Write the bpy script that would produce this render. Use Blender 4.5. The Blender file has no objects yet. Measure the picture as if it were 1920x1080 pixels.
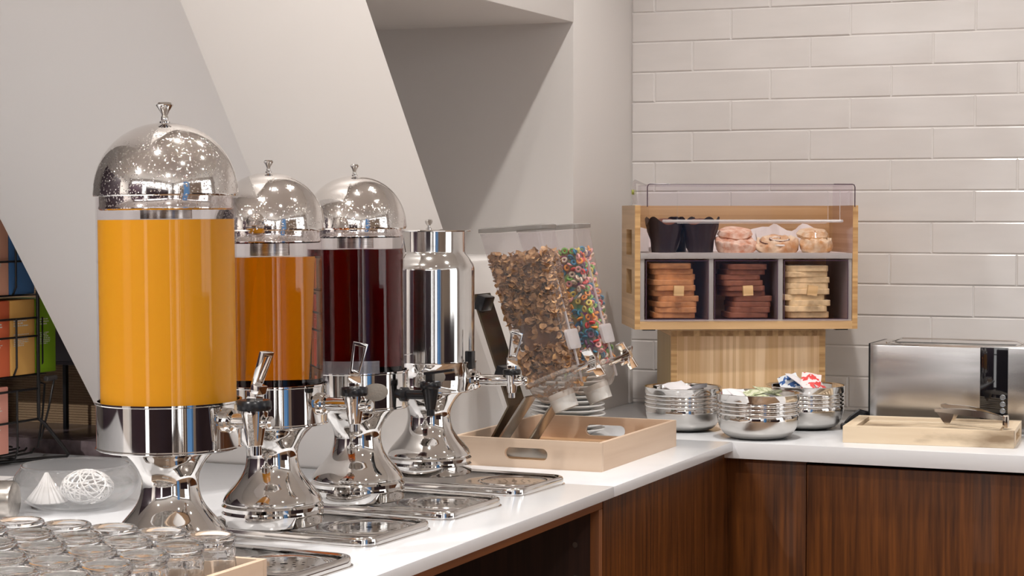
import bpy, bmesh, math, random
from mathutils import Vector, Matrix, noise
from mathutils.geometry import tessellate_polygon
R = math.radians; PI = math.pi
sc = bpy.context.scene; COL = sc.collection
random.seed(7)

# ---------------------------------------------------------------- camera
CAMZ = 1.394
cam_d = bpy.data.cameras.new('camera'); cam = bpy.data.objects.new('camera', cam_d); COL.objects.link(cam)
cam_d.sensor_width = 36; cam_d.lens = 3657 / 1920 * 36; cam_d.clip_start = .05
cam.location = (0, 0, CAMZ); cam.rotation_euler = (R(90 - 2.193), 0, R(23.05))
sc.camera = cam
# ---------------------------------------------------------------- exposure, world, lights
sc.view_settings.view_transform = 'Standard'; sc.view_settings.look = 'None'
sc.view_settings.gamma = 1; sc.view_settings.use_curve_mapping = False
sc.view_settings.exposure = 0.32
w = bpy.data.worlds.new('world'); sc.world = w; w.use_nodes = True
w.node_tree.nodes['Background'].inputs[0].default_value = (1.0, .98, .965, 1)
w.node_tree.nodes['Background'].inputs[1].default_value = 2.1  # world raised to pour in as fill through the wide openings
sc.cycles.max_bounces = 22; sc.cycles.transparent_max_bounces = 24
sc.cycles.transmission_bounces = 20; sc.cycles.glossy_bounces = 6; sc.cycles.diffuse_bounces = 4
sc.cycles.sample_clamp_indirect = 6; sc.cycles.caustics_refractive = True; sc.cycles.caustics_reflective = False
CEIL = 3.28
SPOTS = [(-1.23, 2.62), (-.97, 3.66), (-1.35, 1.45), (.15, 3.2), (.2, 1.6), (1.5, 3.0), (-2.0, 2.0), (-2.3, -.65), (.7, -.6)]  # lamps over the glass bowl and behind the camera are added fill
def spot(x, y, e, ang=105, tgt=None):
    l = bpy.data.lights.new('downlight_lamp', 'SPOT'); l.energy = e; l.spot_size = R(ang); l.spot_blend = .55
    l.shadow_soft_size = .035; l.color = (1, .965, .925)
    o = bpy.data.objects.new('downlight_lamp', l); o.location = (x, y, CEIL - .06); COL.objects.link(o)
SPOT_E = [62, 78, 75, 40, 40, 40, 70, 330, 130]
for (x, y), e in zip(SPOTS, SPOT_E): spot(x, y, e, 105 if e < 100 else 152)

# ---------------------------------------------------------------- materials
MATS = {}
def nm(name):
    m = bpy.data.materials.new(name); m.use_nodes = True
    return m, m.node_tree, m.node_tree.nodes['Principled BSDF']
def N(t, ty, **k):
    n = t.nodes.new(ty)
    for a, b in k.items():
        if a in n.inputs: n.inputs[a].default_value = b
        else: setattr(n, a, b)
    return n
def coords(t, scale=(1, 1, 1), obj=True, rot=(0, 0, 0)):
    tc = N(t, 'ShaderNodeTexCoord'); mp = N(t, 'ShaderNodeMapping')
    mp.inputs['Scale'].default_value = scale; mp.inputs['Rotation'].default_value = rot
    t.links.new(tc.outputs['Object' if obj else 'Generated'], mp.inputs[0]); return mp.outputs[0]
def ramp(t, fac, stops):
    r = N(t, 'ShaderNodeValToRGB'); cr = r.color_ramp
    while len(cr.elements) < len(stops): cr.elements.new(.5)
    for e, (p, c) in zip(cr.elements, stops): e.position = p; e.color = tuple(c) + (1,)
    t.links.new(fac, r.inputs[0]); return r.outputs[0]
def bump(t, b, h, strength, dist=.001):
    n = N(t, 'ShaderNodeBump'); n.inputs['Strength'].default_value = strength; n.inputs['Distance'].default_value = dist
    t.links.new(h, n.inputs['Height']); t.links.new(n.outputs[0], b.inputs['Normal'])
def mat(name, col, rough=.5, metal=0, spec=.5, coat=0, sss=0, noise_amt=0, nscale=8, bmp=0, bscale=60, stretch=(1, 1, 1), col2=None, trans=0, ior=1.45, emit=0):
    if name in MATS: return MATS[name]
    m, t, b = nm(name)
    b.inputs['Base Color'].default_value = tuple(col) + (1,); b.inputs['Roughness'].default_value = rough
    b.inputs['Metallic'].default_value = metal; b.inputs['Specular IOR Level'].default_value = spec
    b.inputs['Coat Weight'].default_value = coat; b.inputs['Transmission Weight'].default_value = trans; b.inputs['IOR'].default_value = ior
    if sss: b.inputs['Subsurface Weight'].default_value = sss; b.inputs['Subsurface Radius'].default_value = (.01, .006, .003)
    if emit: b.inputs['Emission Color'].default_value = tuple(col) + (1,); b.inputs['Emission Strength'].default_value = emit
    if noise_amt or col2 or bmp:
        v = coords(t, stretch)
    if noise_amt or col2:
        n = N(t, 'ShaderNodeTexNoise'); n.inputs['Scale'].default_value = nscale; n.inputs['Detail'].default_value = 5
        t.links.new(v, n.inputs['Vector'])
        c2 = col2 or tuple(max(0, c * (1 - noise_amt)) for c in col)
        t.links.new(ramp(t, n.outputs[0], [(.35, col), (.68, c2)]), b.inputs['Base Color'])
    if bmp:
        n2 = N(t, 'ShaderNodeTexNoise'); n2.inputs['Scale'].default_value = bscale; n2.inputs['Detail'].default_value = 4
        t.links.new(v, n2.inputs['Vector']); bump(t, b, n2.outputs[0], bmp)
    MATS[name] = m; return m
def wood(name, c1, c2, grain, scale=40, rough=.45, coat=0, strips=0, stripdir=0, dirt=None):
    """grain: axis index along which the grain runs; strips: laminated bamboo strip frequency across stripdir"""
    m, t, b = nm(name); s = [1, 1, 1]; s[grain] = .04
    v = coords(t, s); n = N(t, 'ShaderNodeTexNoise'); n.inputs['Scale'].default_value = scale; n.inputs['Detail'].default_value = 6; n.inputs['Distortion'].default_value = .3
    t.links.new(v, n.inputs['Vector'])
    fac = n.outputs[0]
    if strips:
        sep = N(t, 'ShaderNodeSeparateXYZ'); tc = N(t, 'ShaderNodeTexCoord'); t.links.new(tc.outputs['Object'], sep.inputs[0])
        mu = N(t, 'ShaderNodeMath', operation='MULTIPLY'); mu.inputs[1].default_value = strips; t.links.new(sep.outputs[stripdir], mu.inputs[0])
        fl = N(t, 'ShaderNodeMath', operation='FLOOR'); t.links.new(mu.outputs[0], fl.inputs[0])
        wn = N(t, 'ShaderNodeTexWhiteNoise'); wn.noise_dimensions = '1D'; t.links.new(fl.outputs[0], wn.inputs['W'])
        mx = N(t, 'ShaderNodeMath', operation='MULTIPLY_ADD'); t.links.new(wn.outputs['Value'], mx.inputs[0]); mx.inputs[1].default_value = .38
        sb = N(t, 'ShaderNodeMath', operation='SUBTRACT'); t.links.new(n.outputs[0], sb.inputs[0]); sb.inputs[1].default_value = .17
        t.links.new(sb.outputs[0], mx.inputs[2]); fac = mx.outputs[0]
    c = ramp(t, fac, [(.3, c1), (.7, c2)])
    if dirt:
        n3 = N(t, 'ShaderNodeTexNoise'); n3.inputs['Scale'].default_value = 14; n3.inputs['Detail'].default_value = 8
        t.links.new(coords(t, tuple(1 if i != grain else .35 for i in range(3))), n3.inputs['Vector'])
        f = ramp(t, n3.outputs[0], [(.52, (0, 0, 0)), (.72, (1, 1, 1))])
        mixn = N(t, 'ShaderNodeMixRGB'); mixn.inputs[2].default_value = tuple(dirt) + (1,)
        t.links.new(f, mixn.inputs[0]); t.links.new(c, mixn.inputs[1]); c = mixn.outputs[0]
    t.links.new(c, b.inputs['Base Color']); b.inputs['Roughness'].default_value = rough; b.inputs['Coat Weight'].default_value = coat
    bump(t, b, n.outputs[0], .12)
    b.inputs['Specular IOR Level'].default_value = .3 if name.startswith('walnut') else .5
    MATS[name] = m; return m
def clear(name, tint=(1, 1, 1), refl=1.0, rough=.03, haze=0, hazecol=(.8, .8, .8)):
    """thin clear plastic or glass sheet: see-through with fresnel reflection"""
    m = bpy.data.materials.new(name); m.use_nodes = True; t = m.node_tree; t.nodes.clear()
    out = N(t, 'ShaderNodeOutputMaterial'); tr = N(t, 'ShaderNodeBsdfTransparent'); tr.inputs[0].default_value = tuple(tint) + (1,)
    gl = N(t, 'ShaderNodeBsdfGlossy'); gl.inputs['Roughness'].default_value = rough
    fr = N(t, 'ShaderNodeLayerWeight'); fr.inputs['Blend'].default_value = .5
    pw = N(t, 'ShaderNodeMath', operation='POWER'); pw.inputs[1].default_value = 4.5; t.links.new(fr.outputs['Facing'], pw.inputs[0])
    mu = N(t, 'ShaderNodeMath', operation='MULTIPLY_ADD'); mu.inputs[1].default_value = .55 * refl; mu.inputs[2].default_value = .035 * refl; mu.use_clamp = True; t.links.new(pw.outputs[0], mu.inputs[0])
    mx = N(t, 'ShaderNodeMixShader'); t.links.new(mu.outputs[0], mx.inputs[0]); t.links.new(tr.outputs[0], mx.inputs[1]); t.links.new(gl.outputs[0], mx.inputs[2])
    res = mx.outputs[0]
    if haze:
        df = N(t, 'ShaderNodeBsdfDiffuse'); df.inputs[0].default_value = tuple(hazecol) + (1,)
        m2 = N(t, 'ShaderNodeMixShader'); m2.inputs[0].default_value = haze; t.links.new(res, m2.inputs[1]); t.links.new(df.outputs[0], m2.inputs[2]); res = m2.outputs[0]
    t.links.new(res, out.inputs[0]); MATS[name] = m; return m
def droplets(name, zlo, zhi):
    """chrome lid with fine water spots, denser towards its rim"""
    m, t, b = nm(name); b.inputs['Metallic'].default_value = 1; b.inputs['Base Color'].default_value = (.80, .77, .745, 1); b.inputs['Roughness'].default_value = .07
    v = coords(t); vo = N(t, 'ShaderNodeTexVoronoi'); vo.inputs['Scale'].default_value = 260; t.links.new(v, vo.inputs['Vector'])
    d = ramp(t, vo.outputs['Distance'], [(.12, (1, 1, 1)), (.34, (0, 0, 0))])
    sep = N(t, 'ShaderNodeSeparateXYZ'); t.links.new(v, sep.inputs[0])
    mr = N(t, 'ShaderNodeMapRange'); mr.inputs[1].default_value = zlo; mr.inputs[2].default_value = zhi; mr.inputs[3].default_value = 1; mr.inputs[4].default_value = .12
    t.links.new(sep.outputs[2], mr.inputs[0])
    nn = N(t, 'ShaderNodeTexNoise'); nn.inputs['Scale'].default_value = 22; t.links.new(v, nn.inputs['Vector'])
    a = N(t, 'ShaderNodeMath', operation='MULTIPLY'); t.links.new(nn.outputs[0], a.inputs[0]); t.links.new(mr.outputs[0], a.inputs[1])
    c = N(t, 'ShaderNodeMath', operation='MULTIPLY'); t.links.new(d, c.inputs[0]); t.links.new(a.outputs[0], c.inputs[1])
    bump(t, b, c.outputs[0], .9, .0012); MATS[name] = m; return m

wall_m = mat('warm white wall paint', (.69, .655, .63), .55, bmp=.03, bscale=200)
ceil_m = mat('ceiling paint', (.78, .75, .71), .8)
quartz = mat('white quartz', (.79, .80, .825), .16, spec=.5, noise_amt=.06, nscale=5)
chrome = mat('polished chrome', (.76, .74, .72), .04, 1, noise_amt=.08, nscale=20)
steel = mat('brushed steel', (.62, .60, .575), .26, 1, noise_amt=.25, nscale=30, stretch=(1, 1, 12))
steel_h = mat('brushed steel toaster', (.66, .64, .63), .22, 1, noise_amt=.22, nscale=14, stretch=(.3, 1, 3))
bright_steel = mat('polished steel', (.72, .70, .68), .09, 1)
black_p = mat('black plastic', (.012, .012, .014), .25)
black_w = mat('black wire', (.02, .018, .018), .35, metal=.3)
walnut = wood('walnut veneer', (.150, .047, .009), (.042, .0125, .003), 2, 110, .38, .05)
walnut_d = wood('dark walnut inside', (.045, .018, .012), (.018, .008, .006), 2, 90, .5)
edge_w = wood('raw walnut edge', (.27, .095, .028), (.16, .055, .018), 1, 60, .55)
edge_v = wood('raw walnut board edge', (.27, .095, .028), (.16, .055, .018), 2, 60, .55)
bam_side = wood('bamboo side', (.66, .44, .24), (.50, .31, .145), 1, 40, .4, .1, 90, 2)
bam_front = wood('bamboo edge grain', (.70, .44, .20), (.46, .25, .095), 0, 60, .4, .1, 160, 2)
bam_v = wood('bamboo panel upright grain', (.88, .63, .39), (.66, .41, .20), 2, 50, .38, .1, 130, 0)
bam_h = wood('bamboo board grain', (.74, .48, .25), (.56, .34, .155), 0, 40, .4, .1, 60, 2)
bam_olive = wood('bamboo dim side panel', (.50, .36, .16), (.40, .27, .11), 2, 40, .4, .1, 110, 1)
birch = wood('pale birch', (.72, .56, .43), (.58, .42, .30), 0, 22, .5, 0)
birch_y = wood('pale birch long side', (.72, .56, .43), (.58, .42, .30), 1, 22, .5, 0)
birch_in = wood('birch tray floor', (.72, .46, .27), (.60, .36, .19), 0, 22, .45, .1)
beech = wood('worn beech', (.82, .69, .52), (.62, .47, .31), 0, 34, .6, 0, dirt=(.25, .17, .10))
tank_m = clear('clear tank', (.985, .975, .98), .4, .02)
clear_lid = clear('clear lilac plastic', (.975, .955, .975), .45, .03)
clear_dark = clear('smoked lilac edge', (.22, .14, .20), 1.0, .1)
clear_frost = clear('frosted clear edge', (.9, .88, .9), 1.5, .12, .42, (.86, .82, .82))
clear_can = clear('clear canister plastic', (.93, .91, .92), 1.1, .04, .07, (.85, .8, .78))
clear_bowl = clear('clear blown glass', (.96, .96, .96), 2.2, .02, .06)
nozzle_m = clear('milky plastic', (.9, .9, .88), 1, .2, .72, (.88, .87, .84))
glass = mat('tumbler glass', (1, 1, 1), .0, trans=1, ior=1.46)
t = glass.node_tree; _o = t.nodes['Material Output']; _m = N(t, 'ShaderNodeMixShader'); _m.inputs[0].default_value = .0; _t = N(t, 'ShaderNodeBsdfTransparent'); _t.inputs[0].default_value = (1, 1, 1, 1)
t.links.new(t.nodes['Principled BSDF'].outputs[0], _m.inputs[1]); t.links.new(_t.outputs[0], _m.inputs[2]); t.links.new(_m.outputs[0], _o.inputs[0])
oj = mat('orange juice', (.60, .265, .010), .45, spec=.2, sss=.25, noise_amt=.04, nscale=6)
def liquid(name, col, dens):
    m, t, b = nm(name); b.inputs['Base Color'].default_value = (1, 1, 1, 1); b.inputs['Roughness'].default_value = 0
    b.inputs['Transmission Weight'].default_value = 1; b.inputs['IOR'].default_value = 1.33
    ab = N(t, 'ShaderNodeVolumeAbsorption'); ab.inputs[0].default_value = tuple(col) + (1,); ab.inputs[1].default_value = dens
    t.links.new(ab.outputs[0], t.nodes['Material Output'].inputs['Volume']); MATS[name] = m; return m
tea = liquid('amber tea', (.945, .75, .0), 40)
berry = liquid('red berry juice', (.72, .04, .10), 62)
white_cer = mat('white ceramic', (.82, .81, .79), .12, coat=.4)
paper = mat('white paper', (.82, .80, .79), .7)

# ---------------------------------------------------------------- mesh helpers
class MB:
    def __init__(s): s.v = []; s.f = []; s.m = []; s.cur = 0
    def add(s, vs, fs):
        o = len(s.v); s.v += [tuple(v) for v in vs]; s.f += [tuple(i + o for i in f) for f in fs]; s.m += [s.cur] * len(fs); return s
    def tr(s, M, start=0):
        s.v = [tuple(M @ Vector(v)) if i >= start else v for i, v in enumerate(s.v)]; return s
    def box(s, c, d, M=None):
        x, y, z = c; a, b, h = d[0] / 2, d[1] / 2, d[2] / 2
        vs = [(x + i * a, y + j * b, z + k * h) for k in (-1, 1) for j in (-1, 1) for i in (-1, 1)]
        if M: vs = [M @ Vector(v) for v in vs]
        return s.add(vs, [(0, 2, 3, 1), (4, 5, 7, 6), (0, 1, 5, 4), (2, 6, 7, 3), (0, 4, 6, 2), (1, 3, 7, 5)])
    def bb(s, lo, hi): return s.box([(a + b) / 2 for a, b in zip(lo, hi)], [b - a for a, b in zip(lo, hi)])
    def lathe(s, prof, seg=48, c=(0, 0, 0), closed=False, M=None, wob=None):
        n = len(prof); vs = []; fs = []
        for r, z in prof:
            for k in range(seg):
                a = 2 * PI * k / seg; rr = r * (wob(a, z) if wob else 1)
                vs.append(Vector((rr * math.cos(a), rr * math.sin(a), z)))
        for i in range(n if closed else n - 1):
            j = (i + 1) % n
            for k in range(seg):
                l = (k + 1) % seg; fs.append((i * seg + k, i * seg + l, j * seg + l, j * seg + k))
        if not closed:
            if prof[0][0] > 1e-5: fs.append(tuple(reversed(range(seg))))
            if prof[-1][0] > 1e-5: fs.append(tuple((n - 1) * seg + k for k in range(seg)))
        if M: vs = [M @ v for v in vs]
        vs = [v + Vector(c) for v in vs]
        return s.add(vs, fs)
    def tube(s, pts, r, seg=8, closed=False, flat=None):
        pts = [Vector(p) for p in pts]; n = len(pts); vs = []; fs = []; up = None
        for i, p in enumerate(pts):
            a = pts[(i - 1) % n] if (closed or i) else p; b = pts[(i + 1) % n] if (closed or i < n - 1) else p
            t = (b - a).normalized()
            if up is None: up = Vector((0, 0, 1)) if abs(t.z) < .9 else Vector((1, 0, 0))
            sd = t.cross(up).normalized(); u2 = sd.cross(t).normalized(); up = u2
            for k in range(seg):
                q = 2 * PI * k / seg + (PI / seg if seg == 4 else 0); rx = r; rz = r
                if flat: rx, rz = flat
                vs.append(p + sd * math.cos(q) * rx + u2 * math.sin(q) * rz)
        m = n if closed else n - 1
        for i in range(m):
            j = (i + 1) % n
            for k in range(seg):
                l = (k + 1) % seg; fs.append((i * seg + k, i * seg + l, j * seg + l, j * seg + k))
        if not closed: fs.append(tuple(range(seg - 1, -1, -1))); fs.append(tuple((n - 1) * seg + k for k in range(seg)))
        return s.add(vs, fs)
    def plate(s, outer, holes, th, M):
        """flat shape with holes in local XY, extruded th along local Z"""
        loops = [outer] + holes; pl = [Vector((x, y, 0)) for l in loops for x, y in l]
        tris = tessellate_polygon([[Vector((x, y, 0)) for x, y in l] for l in loops]); n = len(pl)
        vs = [M @ p for p in pl] + [M @ (p + Vector((0, 0, th))) for p in pl]; fs = []
        for a, b, c in tris:
            if (pl[b] - pl[a]).cross(pl[c] - pl[a]).z < 0: a, c = c, a
            fs.append((c, b, a)); fs.append((a + n, b + n, c + n))
        o = 0
        for li, l in enumerate(loops):
            for k in range(len(l)):
                q = (k + 1) % len(l); fs.append((o + k, o + q, o + q + n, o + k + n))
            o += len(l)
        return s.add(vs, fs)
def rrect(x0, y0, x1, y1, r, n=5):
    out = []
    for cx, cy, a in ((x1 - r, y0 + r, -90), (x1 - r, y1 - r, 0), (x0 + r, y1 - r, 90), (x0 + r, y0 + r, 180)):
        for k in range(n + 1): q = R(a + 90 * k / n); out.append((cx + r * math.cos(q), cy + r * math.sin(q)))
    return out
def circ(x, y, r, n=12, sx=1): return [(x + r * sx * math.cos(2 * PI * k / n), y + r * math.sin(2 * PI * k / n)) for k in range(n)]
def obj(name, mb, m, parent=None, world=False, bevel=0, angle=35, label=None, weld=True):
    me = bpy.data.meshes.new(name); v = mb.v
    if world and parent is not None:
        mi = parent.matrix_basis.inverted(); v = [tuple(mi @ Vector(p)) for p in v]
    me.from_pydata(v, [], mb.f)
    ms = m if isinstance(m, (list, tuple)) else [m]
    for x in ms: me.materials.append(x)
    for p, k in zip(me.polygons, mb.m): p.material_index = k
    bm = bmesh.new(); bm.from_mesh(me)
    if weld: bmesh.ops.remove_doubles(bm, verts=bm.verts, dist=1e-6)
    bmesh.ops.recalc_face_normals(bm, faces=bm.faces)
    if bevel:
        ed = [e for e in bm.edges if len(e.link_faces) == 2 and e.calc_face_angle(0) > R(30)]
        bmesh.ops.bevel(bm, geom=ed, offset=bevel, segments=2, affect='EDGES', profile=.6, clamp_overlap=True)
    bm.to_mesh(me); bm.free()
    for p in me.polygons: p.use_smooth = True
    me.set_sharp_from_angle(angle=R(angle))
    o = bpy.data.objects.new(name, me); COL.objects.link(o)
    if parent is not None: o.parent = parent
    if label: o['label'] = label
    return o
def tag(o, label, cat, group=None, kind=None):
    o['label'] = label; o['category'] = cat
    if group: o['group'] = group
    if kind: o['kind'] = kind
    return o
def thing(name, loc, label, cat, group=None, rz=0):
    o = bpy.data.objects.new(name, None); COL.objects.link(o); o.empty_display_size = .02
    o.location = loc; o.rotation_euler = (0, 0, rz)
    o.matrix_basis = Matrix.Translation(loc) @ Matrix.Rotation(rz, 4, 'Z')
    return tag(o, label, cat, group)
def struct(name, mb, m, parent=None, bevel=0):
    o = obj(name, mb, m, parent, bevel=bevel); o['kind'] = 'structure'; return o
def dup(root, loc, label, rot=None, group=None):
    r = root.copy(); COL.objects.link(r); r.location = loc; r['label'] = label
    if rot is not None: r.rotation_euler = rot
    if group: r['group'] = group
    for ch in list(root.children):
        c = ch.copy(); COL.objects.link(c); c.parent = r
        for g in ch.children:
            d = g.copy(); COL.objects.link(d); d.parent = c
    return r
ORD = ['first', 'second', 'third', 'fourth', 'fifth', 'sixth', 'seventh', 'eighth', 'ninth', 'tenth', 'eleventh', 'twelfth', 'thirteenth', 'fourteenth', 'fifteenth']
T = Matrix.Translation
def RX(a): return Matrix.Rotation(R(a), 4, 'X')
def RY(a): return Matrix.Rotation(R(a), 4, 'Y')
def RZ(a): return Matrix.Rotation(R(a), 4, 'Z')

# ================================================================ THE ROOM
WX = -1.703; TY = 4.795; CT = .90; FX = -1.206; FY = 4.055
struct('floor', MB().bb((-4.2, -3.2, -.06), (3.8, TY + .2, 0)), wood('oak floor', (.30, .19, .11), (.20, .12, .07), 1, 20, .4, 0, 9, 0))
cb = MB(); outer = [(-4.2, -3.2), (3.8, -3.2), (3.8, TY + .2), (-4.2, TY + .2)]
cb.plate(outer, [circ(x, y, .052, 20) for x, y in SPOTS], .06, T((0, 0, CEIL)))
struct('ceiling', cb, ceil_m)
wb = struct('wall_back', MB().bb((-2.3, TY + .0022, 0), (3.8, TY + .2, CEIL)), mat('grout', (.76, .73, .71), .8))
struct('wall_right', MB().plate([(-3.2, 0), (TY + .01, 0), (TY + .01, CEIL), (-3.2, CEIL)], [[(-2.9, .35), (4.2, .35), (4.2, 3.0), (-2.9, 3.0)]], .12, T((3.68, 0, 0)) @ Matrix(((0, 0, 1, 0), (1, 0, 0, 0), (0, 1, 0, 0), (0, 0, 0, 1)))), wall_m)  # opening made wide to let world light in as fill
struct('wall_front', MB().plate([(-4.2, 0), (3.8, 0), (3.8, CEIL), (-4.2, CEIL)], [[(-3.7, .35), (3.5, .35), (3.5, 3.0), (-3.7, 3.0)]], .12, T((0, -3.08, 0)) @ RX(90)), wall_m)  # same wide fill opening behind the camera
struct('wall_left', MB().bb((-4.2, -3.2, 0), (-4.05, TY + .2, CEIL)), wall_m)
struct('wall_end', MB().bb((-4.2, 4.0, 0), (-2.3, 4.12, CEIL)), wall_m)
wf = MB()
for i in range(7): x = -3.7 + 1.2 * i; wf.bb((x - .03, -3.16, .35), (x + .03, -3.06, 3.0))
for z in (.35, 2.2, 3.0): wf.bb((-3.7, -3.15, z - .025), (3.5, -3.07, z + .025))
struct('fill_opening_1', wf, mat('dark opening frame', (.04, .035, .035), .4))  # invented mullions in the fill openings, giving the chrome detail
wf = MB()
for i in range(7): y = -2.9 + 7.1 / 6 * i; wf.bb((3.68, y - .03, .35), (3.78, y + .03, 3.0))
for z in (.35, 2.2, 3.0): wf.bb((3.69, -2.9, z - .025), (3.77, 4.2, z + .025))
struct('fill_opening_2', wf, MATS['dark opening frame'])
# unseen blocks added out of view to shape the reflections in the chrome
struct('reflection_block_1', MB().bb((-3.5, -2.0, 0), (-1.75, -1.6, 2.30)), mat('dark plum reflection block', (.035, .02, .03), .4))
struct('reflection_block_2', MB().bb((.80, 1.0, 0), (1.14, 1.35, 2.15)), mat('blue reflection block', (.12, .34, .75), .4))
struct('reflection_block_3', MB().bb((3.35, -1.2, 0), (3.45, 2.4, 2.7)), mat('tan reflection block', (.52, .43, .35), .5))
t4 = MB()
for i in range(6): t4.bb((1.30 + .15 * i, -1.1, 0), (1.36 + .15 * i, -1.04, 2.2))
struct('reflection_block_4', t4, mat('dark brown slats', (.06, .035, .025), .5))
struct('reflection_block_6', MB().bb((-1.35, -1.6, 0), (1.25, -1.3, 2.15)), mat('deep plum reflection block', (.03, .018, .024), .35))
struct('reflection_block_9', MB().bb((-4.0, .2, 0), (-3.4, 2.3, 2.2)), MATS['dark plum reflection block'])
struct('reflection_block_7', MB().bb((2.5, 1.2, 0), (3.0, 3.4, 1.15)), MATS['deep plum reflection block'])
t4 = MB()
for i in range(5): t4.bb((2.6, -.9 + .35 * i, 0), (2.68, -.8 + .35 * i, 2.4))
struct('reflection_block_8', t4, MATS['dark brown slats'])

# tiles
tile_m, t, b = nm('handmade white tile'); MATS['tile'] = tile_m
b.inputs['Roughness'].default_value = .14
oi = N(t, 'ShaderNodeObjectInfo'); v = coords(t, (1, 1, 1)); va = N(t, 'ShaderNodeVectorMath', operation='ADD'); t.links.new(v, va.inputs[0])
sc2 = N(t, 'ShaderNodeVectorMath', operation='SCALE'); sc2.inputs['Scale'].default_value = 50
cmb = N(t, 'ShaderNodeCombineXYZ'); t.links.new(oi.outputs['Random'], cmb.inputs[0]); t.links.new(oi.outputs['Random'], cmb.inputs[2]); t.links.new(cmb.outputs[0], sc2.inputs[0]); t.links.new(sc2.outputs[0], va.inputs[1])
mp = N(t, 'ShaderNodeMapping'); mp.inputs['Rotation'].default_value = (0, R(25), 0); mp.inputs['Scale'].default_value = (1, 1, 4); t.links.new(va.outputs[0], mp.inputs[0])
n1 = N(t, 'ShaderNodeTexNoise'); n1.inputs['Scale'].default_value = 6; n1.inputs['Detail'].default_value = 3; t.links.new(mp.outputs[0], n1.inputs['Vector'])
t.links.new(ramp(t, n1.outputs[0], [(.3, (.74, .70, .68)), (.75, (.69, .655, .635))]), b.inputs['Base Color'])
n2 = N(t, 'ShaderNodeTexNoise'); n2.inputs['Scale'].default_value = 5; n2.inputs['Detail'].default_value = 1; t.links.new(va.outputs[0], n2.inputs['Vector'])
bump(t, b, n2.outputs[0], .35, .02)
P = .0771; TW = .1022; cache = {}
def tile(x0, x1, z0, z1):
    k = (round(x1 - x0, 4), round(z1 - z0, 4))
    if k not in cache:
        a, h = k[0] / 2, k[1] / 2; d = .009; e = .0022
        vs = [(-a, d, -h), (a, d, -h), (a, d, h), (-a, d, h), (-a, .0012, -h), (a, .0012, -h), (a, .0012, h), (-a, .0012, h), (-a + e, 0, -h + e), (a - e, 0, -h + e), (a - e, 0, h - e), (-a + e, 0, h - e)]
        fs = [(8, 9, 10, 11)] + [(4 + i, 4 + (i + 1) % 4, 8 + (i + 1) % 4, 8 + i) for i in range(4)] + [(i, (i + 1) % 4, 4 + (i + 1) % 4, 4 + i) for i in range(4)]
        me = bpy.data.meshes.new('tile'); me.from_pydata(vs, [], fs); me.materials.append(tile_m); cache[k] = me
    o = bpy.data.objects.new('tile', cache[k]); COL.objects.link(o); o.parent = wb
    o.location = ((x0 + x1) / 2, TY + random.uniform(-.0008, .0006), (z0 + z1) / 2)
    o.rotation_euler = (R(random.uniform(-.25, .25)), 0, R(random.uniform(-.12, .12)))
g = .0016
for r in range(-7, 13):
    zt = 1.835 - P * r; zb = max(zt - P, CT)
    if zt - CT < .004: continue
    ph = [1, 0, 2][r % 3]                                      # joint offset of the row
    x = -1.640 + TW * ph; xs = [WX]
    while x < .75: xs.append(x); x += .3066
    for a, c in zip(xs, xs[1:]): tile(a + g, c - g, zb + g * .8, zt - g * .8)

# slanted column, sill wall, niche end wall
def skew(x0, x1, y0, y1, z0, z1, s):
    m = MB(); k = lambda z: -(z - .9) / s
    vs = [(x, y + k(z), z) for z in (z0, z1) for y in (y0, y1) for x in (x0, x1)]
    return m.add(vs, [(0, 2, 3, 1), (4, 5, 7, 6), (0, 1, 5, 4), (2, 6, 7, 3), (0, 4, 6, 2), (1, 3, 7, 5)])
struct('wall_slanted', skew(-2.27, WX, 3.312, 4.004, .0, CEIL, 1.27), wall_m, bevel=.002)
struct('wall_sill', MB().bb((-2.05, 3.7, 0), (WX - .001, 4.385, 1.294)), wall_m, bevel=.006)
nb = MB().bb((-2.9, 4.38, 0), (WX, TY + .02, CEIL)); nb.bb((-2.9, 3.1, 1.852), (WX - .0005, 4.4, CEIL))
struct('wall_niche', nb, wall_m, bevel=.003)
struct('trim_5', MB().bb((WX, TY - .022, CT + .001), (WX + .006, TY - .001, CT + .10)), wall_m, bevel=.001)

# ================================================================ COUNTER AND CABINETS
def slab(name, mb, label, bevel=.0015): return tag(obj(name, mb, quartz, bevel=bevel), label, 'countertop')
slab('countertop', MB().bb((-3.3, .95, CT - .02), (FX, 3.307, CT)), 'white quartz worktop slab under the drink dispensers, ending at the fine seam')
slab('countertop', MB().bb((WX + .0005, 3.309, CT - .02), (FX, FY - .001, CT)), 'short white quartz worktop slab under the birch tray of cereal')
slab('countertop', MB().bb((WX + .001, FY + .0, CT - .036), (1.9, TY - .003, CT)), 'thick-edged white quartz worktop along the tiled wall', )
# panels of the closed corner
tag(obj('cabinet_panel', MB().bb((-1.245, 3.302, .0), (-1.225, FY + .025, CT - .0205)), walnut, bevel=.0008), 'walnut veneer end panel facing the room, beside the open shelf', 'panel')
cab = thing('base_cabinet', (-.3, 4.08, 0), 'walnut base cabinet with upright grain under the worktop at the tiled wall', 'cabinet')
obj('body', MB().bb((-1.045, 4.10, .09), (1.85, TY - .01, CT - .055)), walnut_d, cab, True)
obj('filler_panel', MB().bb((-1.245, 4.076, .0), (-1.0495, 4.098, CT - .0365)), walnut, cab, True, .0008)
for i in range(4):
    x0 = -1.0475 + i * .725; obj('door', MB().bb((x0, 4.074, .1), (x0 + .722, 4.096, CT - .044)), walnut, cab, True, .0012)
obj('plinth', MB().bb((-1.04, 4.13, 0), (1.85, 4.15, .1)), walnut_d, cab, True)
sh = thing('shelf_unit', (-1.5, 2.2, 0), 'open dark walnut shelf unit under the dispensers worktop', 'cabinet')
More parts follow.
